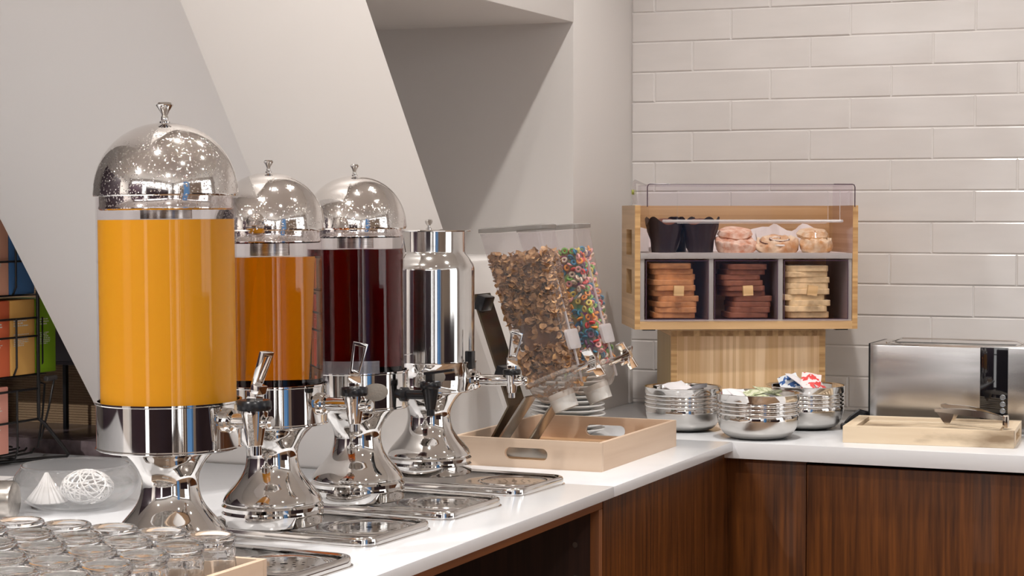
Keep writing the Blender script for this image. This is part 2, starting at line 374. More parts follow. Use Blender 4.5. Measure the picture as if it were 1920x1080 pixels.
obj('top_rail', MB().bb((-1.244, .97, CT - .0405), (-1.226, 3.300, CT - .0205)), edge_w, sh, True, .0006, label='raw brown front rail')
obj('side_board', [MB().bb((-1.243, 3.282, 0), (-1.226, 3.300, CT - .041))][0], edge_v, sh, True, .0006, label='raw brown board edge')
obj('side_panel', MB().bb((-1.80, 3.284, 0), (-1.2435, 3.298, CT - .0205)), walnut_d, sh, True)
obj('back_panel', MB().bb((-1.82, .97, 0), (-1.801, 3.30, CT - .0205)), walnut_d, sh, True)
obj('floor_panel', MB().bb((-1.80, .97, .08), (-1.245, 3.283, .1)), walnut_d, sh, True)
for px_, z in ((-1.272, .793), (-1.272, .733), (-1.70, .793), (-1.70, .733)):
    m = MB().lathe([(.0001, 0), (.0042, 0), (.0052, .0012), (.0052, .003)], 16, M=RX(90) @ RZ(0), c=(px_, 3.284, z)); obj('shelf_pin', m, bright_steel, sh, True)

# ================================================================ DISPENSERS
def ring_prof(r, z0, z1, e=.0015): return [(r - e * 1.5, z0), (r - e, z0), (r, z0 + e), (r, z1 - e), (r - e, z1), (r - e * 1.5, z1)]
PED = [(.0, .0), (.074, .0), (.0775, .002), (.0785, .006), (.0785, .019), (.0755, .0215), (.0785, .0245), (.0785, .030), (.0750, .0335), (.0765, .036), (.0755, .0395), (.0722, .0455),
       (.0655, .054), (.0570, .0635), (.0495, .073), (.0440, .083), (.0408, .094), (.0395, .105), (.0400, .114), (.0425, .123), (.0475, .132), (.0545, .141), (.0640, .150), (.066, .153), (.0, .153)]
def dense(prof, n=3):
    out = []
    for i in range(len(prof) - 1):
        a = prof[max(i - 1, 0)]; b_ = prof[i]; c = prof[i + 1]; d = prof[min(i + 2, len(prof) - 1)]
        for k in range(n):
            u = k / n
            f = lambda p0, p1, p2, p3: .5 * (2 * p1 + (p2 - p0) * u + (2 * p0 - 5 * p1 + 4 * p2 - p3) * u * u + (3 * p1 - p0 - 3 * p2 + p3) * u ** 3)
            out.append((max(0, f(a[0], b_[0], c[0], d[0])), f(a[1], b_[1], c[1], d[1])))
    out.append(prof[-1]); return out
PEDD = PED[:10] + dense(PED[10:24], 3) + [PED[24]]
def make_tap(par, alpha, r0, L, z, hz, black=False, size=1.0, hrot=0):
    """tap on the pipe that leaves the collar at angle alpha; L from axis to the valve"""
    A = RZ(alpha) ; tx = L
    m = chrome if not black else black_p
    b1 = MB(); X = T((0, 0, z)) @ RY(90)
    if black: prof = [(.0, r0 - .004), (.012, r0 - .004), (.012, r0 + .005), (.0078, r0 + .006), (.0078, tx), (0, tx)]
    else: prof = [(.0, r0 - .006), (.017, r0 - .006), (.017, r0 + .0045), (.0145, r0 + .007), (.0145, r0 + .010), (.0105, r0 + .012), (.0095, tx + .012), (.006, tx + .020), (.0085, tx + .023), (.0085, tx + .027), (.0055, tx + .030), (0, tx + .030)]
    b1.lathe(prof, 24, M=X)
    s = size
    b1.lathe([(0, -.040 * s), (.0080 * s, -.040 * s), (.0080 * s, -.029 * s), (.0095 * s, -.028 * s), (.0165 * s, .010 * s), (.0165 * s, .014 * s), (0, .014 * s)], 28, c=(tx, 0, z))
    b1.tr(A); tap = obj('tap', b1, m, par, angle=40)
    k = MB(); k.lathe([(0, .014 * s), (.0195 * s, .014 * s), (.0205 * s, .016 * s), (.0205 * s, .024 * s), (.019 * s, .0265 * s), (0, .0265 * s)], 40, c=(tx, 0, z), wob=lambda a, zz: 1 + .018 * math.cos(20 * a))
    k.tr(A); obj('tap_ring', k, black_p, tap)
    h = MB(); hm = T((tx, 0, z + .0265 * s)) @ RZ(hrot)
    if black:
        h.box((0, 0, .006), (.012, .012, .014), hm); h.box((.018, 0, .014), (.052, .010, .0045), hm @ RY(-8))
    else:
        h.box((0, 0, .006), (.017, .016, .013), hm); h.box((.003, 0, .016), (.014, .019, .012), hm @ RY(15))
        F = hm @ T((.003, 0, .019)) @ (RY(hz) if abs(hrot) < 5 else RX(-hz * .6))
        out = [(-.0075, 0), (.0075, 0), (.0115, .050), (-.0115, .050)]; inn = [(-.0045, .008), (.0045, .008), (.0078, .0445), (-.0078, .0445)]
        h.plate(out, [inn], .0085, F @ T((-.004, 0, 0)) @ Matrix(((0, 0, 1, 0), (1, 0, 0, 0), (0, 1, 0, 0), (0, 0, 0, 1))))
    h.tr(A); obj('tap_handle', h, m, tap, bevel=.0008)
    return tap
def dispenser(name, loc, label, R1, zc0, zc1, Rt, liqtop, rim, skirt, dtop, ktop, kr, tapdir, L, tapz, hz, black=False, tsize=1, hrot=0, dome_m=None, ltitude=.5):
    d = thing(name, loc, label, 'dispenser', 'chrome drink dispensers')
    obj('pedestal', MB().lathe(PEDD, 80), chrome, d)
    obj('collar', MB().lathe([(0, zc0), (R1 - .004, zc0), (R1, zc0 + .002), (R1, zc0 + .0035), (R1 - .0015, zc0 + .005), (R1 - .0015, zc1 - .004), (R1, zc1 - .0025), (R1, zc1), (R1 - .0035, zc1), (R1 - .0035, zc1 - .03), (0, zc1 - .03)], 96), chrome, d)
    # clear tank: one thin wall
    tz = zc0 + .012
    obj('tank', MB().lathe([(Rt - .002, tz), (Rt, tz), (Rt, rim - .002), (Rt - .002, rim - .002)], 96, closed=True), tank_m, d)
    lid = MB(); zr = rim
    lid.lathe([(Rt - .0105, skirt + .001), (Rt - .006, skirt - .001), (Rt - .0035, skirt + .001), (Rt - .0035, skirt + .0035), (Rt - .0045, skirt + .005), (Rt - .0045, zr - .001), (Rt + .0028, zr - .001), (Rt + .0035, zr + .001), (Rt + .0035, zr + .003)] +
              [((Rt + .003) * math.cos(a) ** .95, zr + .004 + (dtop - zr - .004) * math.sin(a)) for a in [R(3 + 86.5 * k / 26) for k in range(27)]] + [(0, dtop)], 96)
    lo = obj('lid', lid, dome_m, d)
    obj('knob', MB().lathe([(0, dtop - .003), (kr * .62, dtop - .002), (kr * .62, dtop + .0015), (kr * .42, dtop + .003), (kr * .42, dtop + (ktop - dtop) * .25), (kr * .34, dtop + (ktop - dtop) * .35), (kr * .55, dtop + (ktop - dtop) * .55), (kr * .93, dtop + (ktop - dtop) * .78), (kr * .98, dtop + (ktop - dtop) * .84), (kr * .86, dtop + (ktop - dtop) * .86), (kr * .75, dtop + (ktop - dtop) * .95), (0, ktop)], 28), chrome, lo)
    obj('ice_tube', MB().lathe([(0, liqtop + .001), (Rt * .37, liqtop + .001), (Rt * .37, skirt + .004), (Rt * .40, skirt + .006), (Rt - .012, skirt + .004), (Rt - .012, skirt + .006), (0, skirt + .008)], 48), steel, d)
    make_tap(d, tapdir, R1, L, tapz, hz, black, tsize, hrot)
    return d
def liquid_body(name, loc, label, m, r, z0, z1, tube=None):
    o = thing(name, loc, label, 'drink')
    pr = [(0, z0), (r, z0), (r, z1), (0, z1)]
    obj('liquid', MB().lathe(pr, 96), m, o); return o
TRZ = CT + .0155
def lean(o, a=.45):
    ax = Vector((-math.sin(R(23.05)), math.cos(R(23.05)), 0))
    o.rotation_euler = (Matrix.Rotation(R(-a), 3, ax) @ Matrix.Rotation(o.rotation_euler.z, 3, 'Z')).to_euler(); return o
D1 = (-1.487, 2.288, TRZ); D2 = (-1.513, 2.613, TRZ); D3 = (-1.512, 2.894, TRZ); D4 = (-1.544, 3.238, TRZ)
d1m = droplets('chrome dome with heavy water drops', .505, .60); d2m = droplets('chrome dome with light water spots', .44, .50)
lean(dispenser('juice_dispenser', D1, 'tall chrome-domed dispenser full of orange juice, the largest and nearest', .1008, .154, .2215, .0955, .470, .503, .484, .603, .632, .0122, -6, .146, .197, 22, tsize=1.12, dome_m=d1m, hrot=0))
lean(liquid_body('orange_juice', D1, 'cloudy orange juice filling the nearest dispenser tank', oj, .0928, .190, .470))
lean(dispenser('juice_dispenser', D2, 'chrome-domed dispenser with amber iced tea, behind the orange juice', .0872, .154, .2175, .0825, .4125, .453, .434, .541, .561, .0078, 0, .144, .188, 20, tsize=1.0, dome_m=d2m, hrot=-60))
lean(liquid_body('iced_tea', D2, 'clear amber iced tea in the second dispenser tank', tea, .0798, .186, .4125, .0305))
lean(dispenser('juice_dispenser', D3, 'chrome-domed dispenser with dark red juice, third in the row', .0875, .154, .2175, .0825, .4195, .453, .439, .541, .561, .0078, 2, .134, .178, 20, black=True, tsize=.85, dome_m=d2m, hrot=0))
lean(liquid_body('berry_juice', D3, 'dark red berry juice in the third dispenser tank', berry, .0798, .186, .4195, .0305))
# raised label strip and thin grey oval on the collars
def arc_plate(r, z0, z1, a0, a1, th, n=14):
    m = MB(); vs = []; fs = []
    for i in range(n + 1):
        a = R(a0 + (a1 - a0) * i / n)
        for rr, z in ((r, z0), (r + th, z0), (r + th, z1), (r, z1)): vs.append((rr * math.cos(a), rr * math.sin(a), z))
    for i in range(n):
        for k in range(4): l = (k + 1) % 4; fs.append((4 * i + k, 4 * i + l, 4 * i + 4 + l, 4 * i + 4 + k))
    fs += [(3, 2, 1, 0), (4 * n, 4 * n + 1, 4 * n + 2, 4 * n + 3)]; return m.add(vs, fs)
def raised_oval(par, r, z, a0, w_, h_, m=None):  # thin grey oval curved to the collar
    mb = MB(); n = 28; c = []
    for rr, th in ((1, 0), (1, .0012), (.88, .0018)):
        for k in range(n):
            q = 2 * PI * k / n; a = R(a0) + math.cos(q) * w_ * rr / r; c.append(((r + th) * math.cos(a), (r + th) * math.sin(a), z + math.sin(q) * h_ * rr))
    fs = [tuple(range(2 * n, 3 * n))]
    for j in range(2):
        for k in range(n): l = (k + 1) % n; fs.append((j * n + k, j * n + l, j * n + n + l, j * n + n + k))
    mb.add(c, fs); o = obj('oval_plate', mb, m or mat('satin grey oval', (.24, .215, .185), .6, 0, bmp=.4, bscale=300), par, label='grey raised oval'); return o
berry_d = [o for o in COL.objects if o.name.startswith('juice_dispenser')][-1]
obj('label_holder', arc_plate(.0892, .2165, .2375, -152, -38, .0016, 22), clear('scuffed clear label strip', (.80, .80, .85), 2.0, .12, .12, (.75, .75, .8)), berry_d, label='clear scuffed plastic label strip')
raised_oval(berry_d, .0865, .186, -42, .023, .0145)

# milk urn
u = thing('milk_urn', D4, 'steel milk can urn with flat lid on a chrome pedestal, last in the row', 'dispenser', 'chrome drink dispensers')
obj('pedestal', MB().lathe(PEDD, 80), chrome, u)
obj('collar', MB().lathe([(0, .153), (.084, .153), (.0877, .155), (.0877, .157), (.0865, .159), (.0865, .204), (.0877, .206), (.0877, .209), (.0845, .209), (.0845, .19), (0, .19)], 96), chrome, u)
obj('can', MB().lathe([(0, .192), (.084, .192), (.0842, .374), (.0838, .379), (.0815, .386), (.0735, .398), (.068, .4045), (.0672, .409), (.0672, .445), (.0650, .445), (.0650, .41), (0, .40)], 96), mat('slightly scuffed chrome', (.74, .72, .70), .085, 1, noise_amt=.12, nscale=12), u)
lid = obj('lid', MB().lathe([(0, .4455), (.0775, .4455), (.0785, .447), (.0775, .4485), (.02, .4495), (0, .4495)], 80), chrome, u)
obj('knob', MB().lathe([(0, .449), (.0055, .449), (.0055, .451), (.003, .453), (.003, .456), (.0062, .460), (.0074, .464), (.0062, .4665), (0, .4675)], 24), chrome, lid)
cl = MB(); ra = R(-108); cx, cy = .0845 * math.cos(ra), .0845 * math.sin(ra)
for s_ in (0, 1):
    q = -108 + s_ * 0
cl.tube([(cx * (.78 + .0 * k), cy * (.78), .437) if k == 0 else None for k in (0,)] + [(cx * .86, cy * .86, .415), (cx * 1.0, cy * 1.0, .392), (cx * 1.05 + .005, cy * 1.05, .378), (cx * 1.05 + .006, cy * 1.05, .366), (cx * 1.05, cy * 1.05, .3625), (cx * 1.05 - .006, cy * 1.05, .366), (cx * 1.05 - .005, cy * 1.05, .378), (cx * 1.0, cy * 1.0, .388)], .0013, 8)
obj('clasp', cl, chrome, u, label='wire clasp')
cl2 = MB(); rr = [(.088 * math.cos(a), .088 * math.sin(a), .235 - .012 * math.sin((a - R(-150)) * 2)) for a in [R(-150 + 8 * k) for k in range(9)]]
cl2.tube(rr, .0009, 6); obj('bail_wire', cl2, chrome, u)
obj('bracket', MB().bb((.079, -.012, .195), (.092, .004, .228)), black_p, u, bevel=.002)
make_tap(u, 8, .0868, .158, .174, 18, size=.78, hrot=-70)
raised_oval(u, .0867, .184, -58, .020, .0125)

# ---------------------------------------------------------------- drip trays
def drip_tray(cx, cy, rz, label, gx=.145, holes_seed=1):
    t_ = thing('drip_tray', (cx, cy, CT), label, 'drip tray', 'steel drip trays under the dispensers', rz)
    x0, x1, y0, y1 = -.115, .212, -.105, .105
    mb = MB(); rings = [(0, .000, 0), (0, .006, 0), (.0015, .0105, 0), (.004, .013, 0), (.007, .013, 0), (.010, .0118, 0), (.013, .0138, 0)]
    prev = None; n = None; vs = []; fs = []
    for k, (ins, z, _) in enumerate([(-.003, 0, 0), (-.003, .0018, 0), (0, .0025, 0), (0, .0105, 0), (.0015, .0138, 0), (.0045, .015, 0), (.0075, .0145, 0), (.0095, .0125, 0), (.013, .0115, 0)]):
        loop = rrect(x0 + ins, y0 + ins, x1 - ins, y1 - ins, max(.034 - ins, .012), 8); n = len(loop)
        vs += [(x, y, z) for x, y in loop]
        if k:
            for q in range(n): l = (q + 1) % n; a = (k - 1) * n; fs.append((a + q, a + l, a + n + l, a + n + q))
    mb.add(vs, fs); ins = .013; o = rrect(x0 + ins, y0 + ins, x1 - ins, y1 - ins, .021, 8)
    mb.plate(o, [circ(gx, .012, .066, 40), ], .0004, T((0, 0, .0111)))
    obj('pan', mb, bright_steel, t_, angle=50)
    obj('well', MB().bb((x0 + .02, y0 + .02, .0005), (x1 - .02, y1 - .02, .003)), mat('dark well floor', (.06, .055, .05), .3, .6), t_)  # dark floor showing through the grate holes
    rnd = random.Random(holes_seed); hs = []
    hs.append(circ(gx, .012, .0055, 10))
    for rr_, cnt in ((.016, 6), (.028, 10), (.0, 0)):
        for k in range(cnt):
            a = 2 * PI * (k + .3 * (cnt > 7)) / cnt; hs.append(circ(gx + rr_ * math.cos(a), .012 + rr_ * math.sin(a), .0026, 8))
    for sx, sy in ((.043, .006), (.043, -.006), (-.043, .006), (-.043, -.006)): hs.append(circ(gx + sx, .012 + sy, .0026, 8))
    gm = MB().plate(circ(gx, .012, .0655, 44), hs, .0009, T((0, 0, .0100)))
    gm.lathe([(.058, .0108), (.061, .0128), (.0635, .0128), (.0655, .0108)], 48, c=(gx, .012, 0), closed=True)
    obj('drain_grate', gm, bright_steel, t_); return t_
drip_tray(D1[0] + .005, D1[1] + .045, R(-3), 'steel drip tray of the orange juice dispenser, beside the upturned glasses')
drip_tray(D2[0] - .005, D2[1] + .047, R(-3), 'steel drip tray under the amber tea dispenser')
drip_tray(D3[0] - .003, D3[1] + .040, R(-3), 'steel drip tray under the dark red juice dispenser')
drip_tray(D4[0] + .030, D4[1] - .015, R(-3), 'steel drip tray under the milk urn, next to the birch tray')

# ================================================================ BIRCH TRAYS
def hand_tray(name, x0, x1, y0, y1, h, label, floor_m, holes=True):
    t_ = thing(name, ((x0 + x1) / 2, (y0 + y1) / 2, CT), label, 'tray'); th = .009
    a, b_ = (x1 - x0) / 2, (y1 - y0) / 2
    hl = [rrect(-.045, h * .28, .045, h * .70, h * .20, 6)] if holes else []
    for s_ in (-1, 1):
        obj('end_board', MB().plate([(-a, 0), (a, 0), (a, h), (-a, h)], [list(hl[0])] if holes else [], th, T((0, s_ * b_ + (th if s_ < 0 else 0), 0)) @ RX(90)), birch, t_, bevel=0)
        obj('side_board', MB().bb((s_ * a - (th if s_ > 0 else 0), -b_ + th, 0), (s_ * a + (0 if s_ > 0 else th), b_ - th, h)), birch_y, t_, bevel=.0006)
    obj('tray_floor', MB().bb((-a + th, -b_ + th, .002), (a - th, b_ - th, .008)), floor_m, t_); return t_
hand_tray('birch_tray', -1.608, -1.2935, 3.478, 3.930, .056, 'pale birch tray with oval handholes holding the cereal dispenser', birch_in)
hand_tray('glass_tray', -1.632, -1.238, 1.66, 2.122, .060, 'pale wooden tray holding the upturned glass tumblers', mat('brightening tray floor', (.78, .76, .74), .6))  # floor made pale to brighten the tumblers above it

# ---------------------------------------------------------------- tumblers
tum = thing('glass_tumbler', (-1.29, 2.075, CT + .008), '', 'glass', 'upturned glass tumblers in the wooden tray')
H = .088
prof = [(0, H - .004), (.0225, H - .004), (.0250, H - .0005), (.0285, H), (.0315, H - .002), (.0325, H - .006), (.0320, H - .010), (.0300, H - .0125), (.0300, H - .016), (.0318, H - .019), (.0322, H - .024), (.0312, H - .028),
        (.0318, H - .034), (.0326, H - .048), (.0330, .022), (.0332, .016), (.0342, .013), (.0342, .010), (.0332, .007), (.0335, .001), (.0328, 0), (.0312, 0), (.0306, .004), (.0300, .03), (.0290, H - .026), (.0275, H - .0185), (.0240, H - .0150), (0, H - .0145)]
def emboss(a, z):
    if .014 < z < H - .03: return 1 + .012 * math.cos(9 * a + 60 * z) * math.cos(180 * z)
    return 1
obj('tumbler_body', MB().lathe(prof, 56, wob=emboss), glass, tum, angle=60)
rows = ['back row', 'second row from the back', 'third row from the back', 'front row of those in view', 'row cut by the picture edge']
colm = ['right-hand end', 'second from the right', 'third from the right', 'fourth from the right', 'fifth from the right']
first = True
for j in range(5):
    for i in range(5):
        x = -1.29 - .0722 * i + random.uniform(-.001, .001); y = 2.073 - .0752 * j + random.uniform(-.001, .001)
        if x < -1.59 - .003 and j > 0: continue
        lb = 'upturned glass tumbler, %s, %s' % (rows[j], colm[i])
        if first: tum.location = (x, y, CT + .008); tum['label'] = lb; first = False
        else: dup(tum, (x, y, CT + .008), lb, rot=(0, 0, random.uniform(0, 6)))

# ================================================================ CEREAL DISPENSER
cd = thing('cereal_dispenser', (-1.47, 3.70, CT + .008), 'twin clear cereal dispenser with chrome paddles on a slanted metal stand', 'dispenser')
def quadhull(top, bot, y0, y1, r, th_lip=0):
    """tapered canister: top/bot = (xl, zl, xr, zr) in XZ at Y-range; rounded corners"""
    pass
def canister(yc, w_=.092):
    TL, TR = Vector((-1.588, 0, 1.352)), Vector((-1.452, 0, 1.362)); BL, BR = Vector((-1.490, 0, 1.048)), Vector((-1.392, 0, 1.090))
    def loop(k, inset=0, n=6):
        a = TL.lerp(BL, k); b_ = TR.lerp(BR, k); w2 = (w_ * (1 - .12 * k)) / 2 - inset; L = (b_ - a).length; e = (b_ - a).normalized()
        pts = rrect(inset, -w2, L - inset, w2, .017, n)
        return [a + e * x + Vector((0, yc + y, 0)) for x, y in pts]
    m = MB(); vs = []; fs = []; n = None
    for i in range(6):
        l = loop(i / 5); n = len(l); vs += l
        if i:
            for q in range(n): r_ = (q + 1) % n; o = (i - 1) * n; fs.append((o + q, o + r_, o + n + r_, o + n + q))
    m.add(vs, fs); body = obj('canister', m, clear_can, cd, True, angle=50)
    # lid
    l0 = [p + Vector((0, 0, .001)) for p in loop(-.004, -.002)]; l1 = [p + Vector((0, 0, .0085)) for p in loop(-.004, -.002)]; l2 = [p + Vector((0, 0, .0105)) for p in loop(-.004, .002)]
    m = MB(); n = len(l0); m.add(l0 + l1 + l2, [tuple(range(2 * n, 3 * n))] + [(j * n + q, j * n + (q + 1) % n, j * n + n + (q + 1) % n, j * n + n + q) for j in (0, 1) for q in range(n)])
    obj('canister_lid', m, clear('hazy lid plastic', (.62, .60, .58), 1.4, .15, .40, (.42, .40, .38)) if 'hazy lid plastic' not in MATS else MATS['hazy lid plastic'], cd, True)
    # square latch tabs on the front
    ax = (BL - TL).lerp(BR - TR, .5).normalized(); acr = (BR - BL).normalized(); up = -ax
    fr = Vector((up.z, 0, -up.x)).normalized()          # outward to the room
    base = TR.lerp(BR, .80) + Vector((0, yc, 0))
    M = Matrix((( 0, up.x, fr.x, base.x), (1, 0, 0, base.y), (0, up.z, fr.z, base.z), (0, 0, 0, 1)))
    obj('latch', MB().plate(rrect(-.030, -.020, .030, .020, .007), [], .006, M), clear_frost, cd, True, bevel=.001)
    obj('front_rib', MB().plate(rrect(-.004, -.09, .002, .16, .001, 2), [], .003, M), clear_frost, cd, True)
    # funnel below the ring, axis down along slanted direction
    c = (BL + BR) / 2 + Vector((0, yc, 0)); dn = Vector((acr.z, 0, -acr.x)).normalized()
    RM = Matrix(((acr.x, 0, dn.x, c.x), (0, 1, 0, c.y), (acr.z, 0, dn.z, c.z), (0, 0, 0, 1)))
    f = MB(); vs = []; fs = []
    secs = [(.056, .048, -.004), (.0575, .0495, 0), (.0575, .0495, .004), (.052, .044, .006), (.050, .042, .020), (.038, .032, .040), (.030, .027, .046)]
    for i, (a, b_, z) in enumerate(secs):
        vs += [RM @ Vector((x, y, z)) for x, y in rrect(-a, -b_, a, b_, min(a, b_) * .7, 6)]; n = 28
        if i:
            for q in range(n): r_ = (q + 1) % n; o = (i - 1) * n; fs.append((o + q, o + r_, o + n + r_, o + n + q))
    f.add(vs, fs); obj('funnel', f, clear('hazy funnel plastic', (.93, .9, .88), 1.3, .06, .20, (.84, .78, .72)) if 'hazy funnel plastic' not in MATS else MATS['hazy funnel plastic'], cd, True)
    obj('nozzle', MB().lathe([(.026, .034), (.027, .036), (.025, .070), (.022, .070), (.022, .036)], 32, closed=True, M=RM), nozzle_m, cd, True)
    # spindle and paddle knob, axis acr
    kb = Vector((BR.x, yc, BR.z)) + acr * .0 + dn * .004
    SM = Matrix(((dn.x, 0, acr.x, kb.x), (0, 1, 0, kb.y), (dn.z, 0, acr.z, kb.z), (0, 0, 0, 1)))
    kn = MB(); kn.lathe([(0, -.006), (.0065, -.006), (.0065, .028), (0, .028)], 20, M=SM)
    kn.lathe([(0, .028), (.0085, .028), (.0085, .046), (0, .046)], 20, M=SM)
    ob = obj('paddle', kn, chrome, cd, True)
    for k in range(4):
        q = MB(); q.box((0, .0185, .036), (.0065, .026, .019), SM @ RZ(90 * k + 28)); obj('blade', q, chrome, ob, False, bevel=.0012)
        COL.objects[-1]
    return body
can_bodies = [canister(3.600), canister(3.795)]
for o in COL.objects:
    if o.name.startswith('blade'): o.location = -Vector(cd.location)
# stand
st = MB()
def bar(y, w_=.030, t=.004):
    m = MB()
    pts = [Vector((-1.598, y, 1.232)), Vector((-1.520, y, 1.010)), Vector((-1.575, y, CT + .012)), Vector((-1.575 - .03, y, CT + .0105))][:3]
    hw = Vector((0, w_ / 2, 0)); vs = []; fs = []
    nrm = [Vector((.95, 0, .31)), Vector((.99, 0, .0)), Vector((.9, 0, -.43))]
    for p, n in zip(pts, nrm): vs += [p - hw, p + hw, p + hw - n * t, p - hw - n * t]
    for i in range(len(pts) - 1):
        for k in range(4): l = (k + 1) % 4; fs.append((4 * i + k, 4 * i + l, 4 * i + 4 + l, 4 * i + 4 + k))
    fs += [(3, 2, 1, 0), (8, 9, 10, 11)]; m.add(vs, fs); return m
stand_m = mat('satin stand steel', (.50, .47, .42), .24, .9)
obj('stand_plate', bar(3.600, .085), mat('dark bronze stand plate', (.15, .115, .08), .22, .7), cd, True)
for y in (3.60, 3.795):
    m = MB(); d_ = .0045
    for x0, z0, x1, z1 in ((-1.492, 1.030, -1.572, CT + .011),):
        p, q = Vector((x0, y, z0)), Vector((x1, y, z1)); hw = Vector((0, .03, 0)); n = (q - p).cross(Vector((0, 1, 0))).normalized() * d_
        m.add([p - hw, p + hw, q + hw, q - hw, p - hw + n, p + hw + n, q + hw + n, q - hw + n], [(0, 1, 2, 3), (7, 6, 5, 4), (0, 4, 5, 1), (1, 5, 6, 2), (2, 6, 7, 3), (3, 7, 4, 0)])
    obj('stand_leg', m, stand_m, cd, True, bevel=.0006)
obj('stand_foot', MB().bb((-1.585, 3.55, CT + .0085), (-1.36, 3.845, CT + .0115)), stand_m, cd, True, bevel=.0006)
for z_, x_ in ((1.215, -1.588), (1.075, -1.545)):
    obj('clamp', MB().box((0, 0, 0), (.020, .05, .03), T((x_ + .006, 3.575, z_)) @ RY(18)), black_p, cd, True, bevel=.003)

# cereals
def incan(k, u_, v_, yc):
    """point in the canister: k 0 top..1 bottom, u_ across X 0..1, v_ -1..1 across Y"""
    TL, TR = Vector((-1.588, 0, 1.352)), Vector((-1.452, 0, 1.362)); BL, BR = Vector((-1.490, 0, 1.048)), Vector((-1.392, 0, 1.090))
    a = TL.lerp(BL, k); b_ = TR.lerp(BR, k); return a.lerp(b_, u_) + Vector((0, yc + v_ * (.046 * (1 - .12 * k)), 0))
rnd = random.Random(11)
flm = mat('toasted flakes', (.60, .36, .17), .6, col2=(.34, .165, .07), nscale=70, bmp=.5, bscale=400)
fl = MB()
def flake(c, s_):
    rot = Matrix.Rotation(rnd.uniform(0, 6.28), 3, Vector((rnd.gauss(0, 1), rnd.gauss(0, 1), rnd.gauss(0, 1))).normalized())
    n = 8; vs = []; cu = rnd.uniform(.15, .6)
    for rr_ in (.5, 1):
        for k in range(n):
            a = 2 * PI * k / n; q = s_ * rr_ * rnd.uniform(.75, 1.2); x, y = q * math.cos(a), q * .8 * math.sin(a)
            vs.append(c + rot @ Vector((x, y, cu * x * x / s_ + rnd.uniform(-.12, .12) * s_)))
    vs.append(c + rot @ Vector((0, 0, rnd.uniform(-.1, .1) * s_)))
    fl.add(vs, [(2 * n, k, (k + 1) % n) for k in range(n)] + [(k, n + k, n + (k + 1) % n, (k + 1) % n) for k in range(n)])
for i in range(4200):
    k = rnd.uniform(.16 + .03 * math.sin(i), 1.0); u_ = rnd.uniform(.05, .95); v_ = rnd.choice((-1, -1, 1, 0)) * rnd.uniform(.72, .93) if i % 3 else rnd.uniform(-.9, .9)
    if i % 3 == 1: u_ = rnd.choice((.06, .94, .94)) + rnd.uniform(-.03, .02)
    if i % 3 == 1: v_ = rnd.uniform(-.85, .85)
    if .62 < k < .80 and rnd.random() < .85 : continue  # band left nearly bare so the dark core imitates a glass reflection
    flake(incan(k, u_, v_, 3.600), rnd.uniform(.0058, .0095))
tag(obj('cereal_flakes', fl, flm, weld=False), 'brown raisin bran flakes filling the nearer clear canister', 'cereal', kind='stuff')
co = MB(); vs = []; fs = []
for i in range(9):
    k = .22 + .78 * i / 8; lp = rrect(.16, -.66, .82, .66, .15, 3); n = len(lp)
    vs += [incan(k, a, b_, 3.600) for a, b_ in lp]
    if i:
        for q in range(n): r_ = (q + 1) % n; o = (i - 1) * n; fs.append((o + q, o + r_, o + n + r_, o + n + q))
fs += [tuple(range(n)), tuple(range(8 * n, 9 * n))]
co.add(vs, fs); tag(obj('cereal_core', co, mat('dark bran core', (.15, .07, .04), .8, col2=(.22, .11, .06), nscale=90, bmp=.8, bscale=200)), 'dark brown core inside the bran flakes, coloured for shaded gaps and a reflection', 'cereal', kind='stuff')  # darkened filler standing in for gap shade and the reflected band
rb = random.Random(4); fl2 = MB(); fl = fl2
for i in range(70): flake(incan(1.0, rb.uniform(.1, .9), rb.uniform(-.6, .6), 3.600) + Vector((.012 + rb.uniform(-.01, .02), 0, -.014 - rb.uniform(0, .012))), rb.uniform(.004, .007))
tag(obj('cereal_flakes', fl2, flm, weld=False), 'few bran flakes caught in the funnel under the nearer canister', 'cereal', kind='stuff')
# ring cereal
cols = {'red': (.62, .06, .06), 'orange': (.80, .30, .06), 'yellow': (.72, .58, .14), 'green': (.24, .48, .12), 'blue': (.06, .24, .38), 'purple': (.22, .10, .20), 'pink': (.82, .38, .36), 'cream': (.82, .66, .52)}
ringme = {}
for nme, c in cols.items():
    m = MB(); vs = []; fs = []; a_, b_ = 12, 6
    for i in range(a_):
        for j in range(b_):
            p = 2 * PI * i / a_; q = 2 * PI * j / b_; rr_ = .0048 + .0026 * math.cos(q); vs.append((rr_ * math.cos(p), rr_ * math.sin(p), .0024 * math.sin(q)))
            fs.append((i * b_ + j, ((i + 1) % a_) * b_ + j, ((i + 1) % a_) * b_ + (j + 1) % b_, i * b_ + (j + 1) % b_))
    me = bpy.data.meshes.new('cereal_ring'); me.from_pydata(vs, [], fs); me.materials.append(mat(nme + ' sugared ring', c, .55, bmp=.6, bscale=700))
    for p in me.polygons: p.use_smooth = True
    ringme[nme] = me
names = list(cols); rnd = random.Random(5)
def ring(p, where):
    c = rnd.choice(names + ['red', 'orange', 'blue', 'pink', 'cream'])
    o = bpy.data.objects.new('cereal_ring', ringme[c]); COL.objects.link(o); o.location = p
    o.rotation_euler = (rnd.uniform(0, 6.3), rnd.uniform(0, 6.3), rnd.uniform(0, 6.3))
    tag(o, '%s sugared cereal ring %s of the farther canister' % (c, where), 'cereal ring', 'coloured cereal rings in the farther canister')
cnt = 0; pts = []
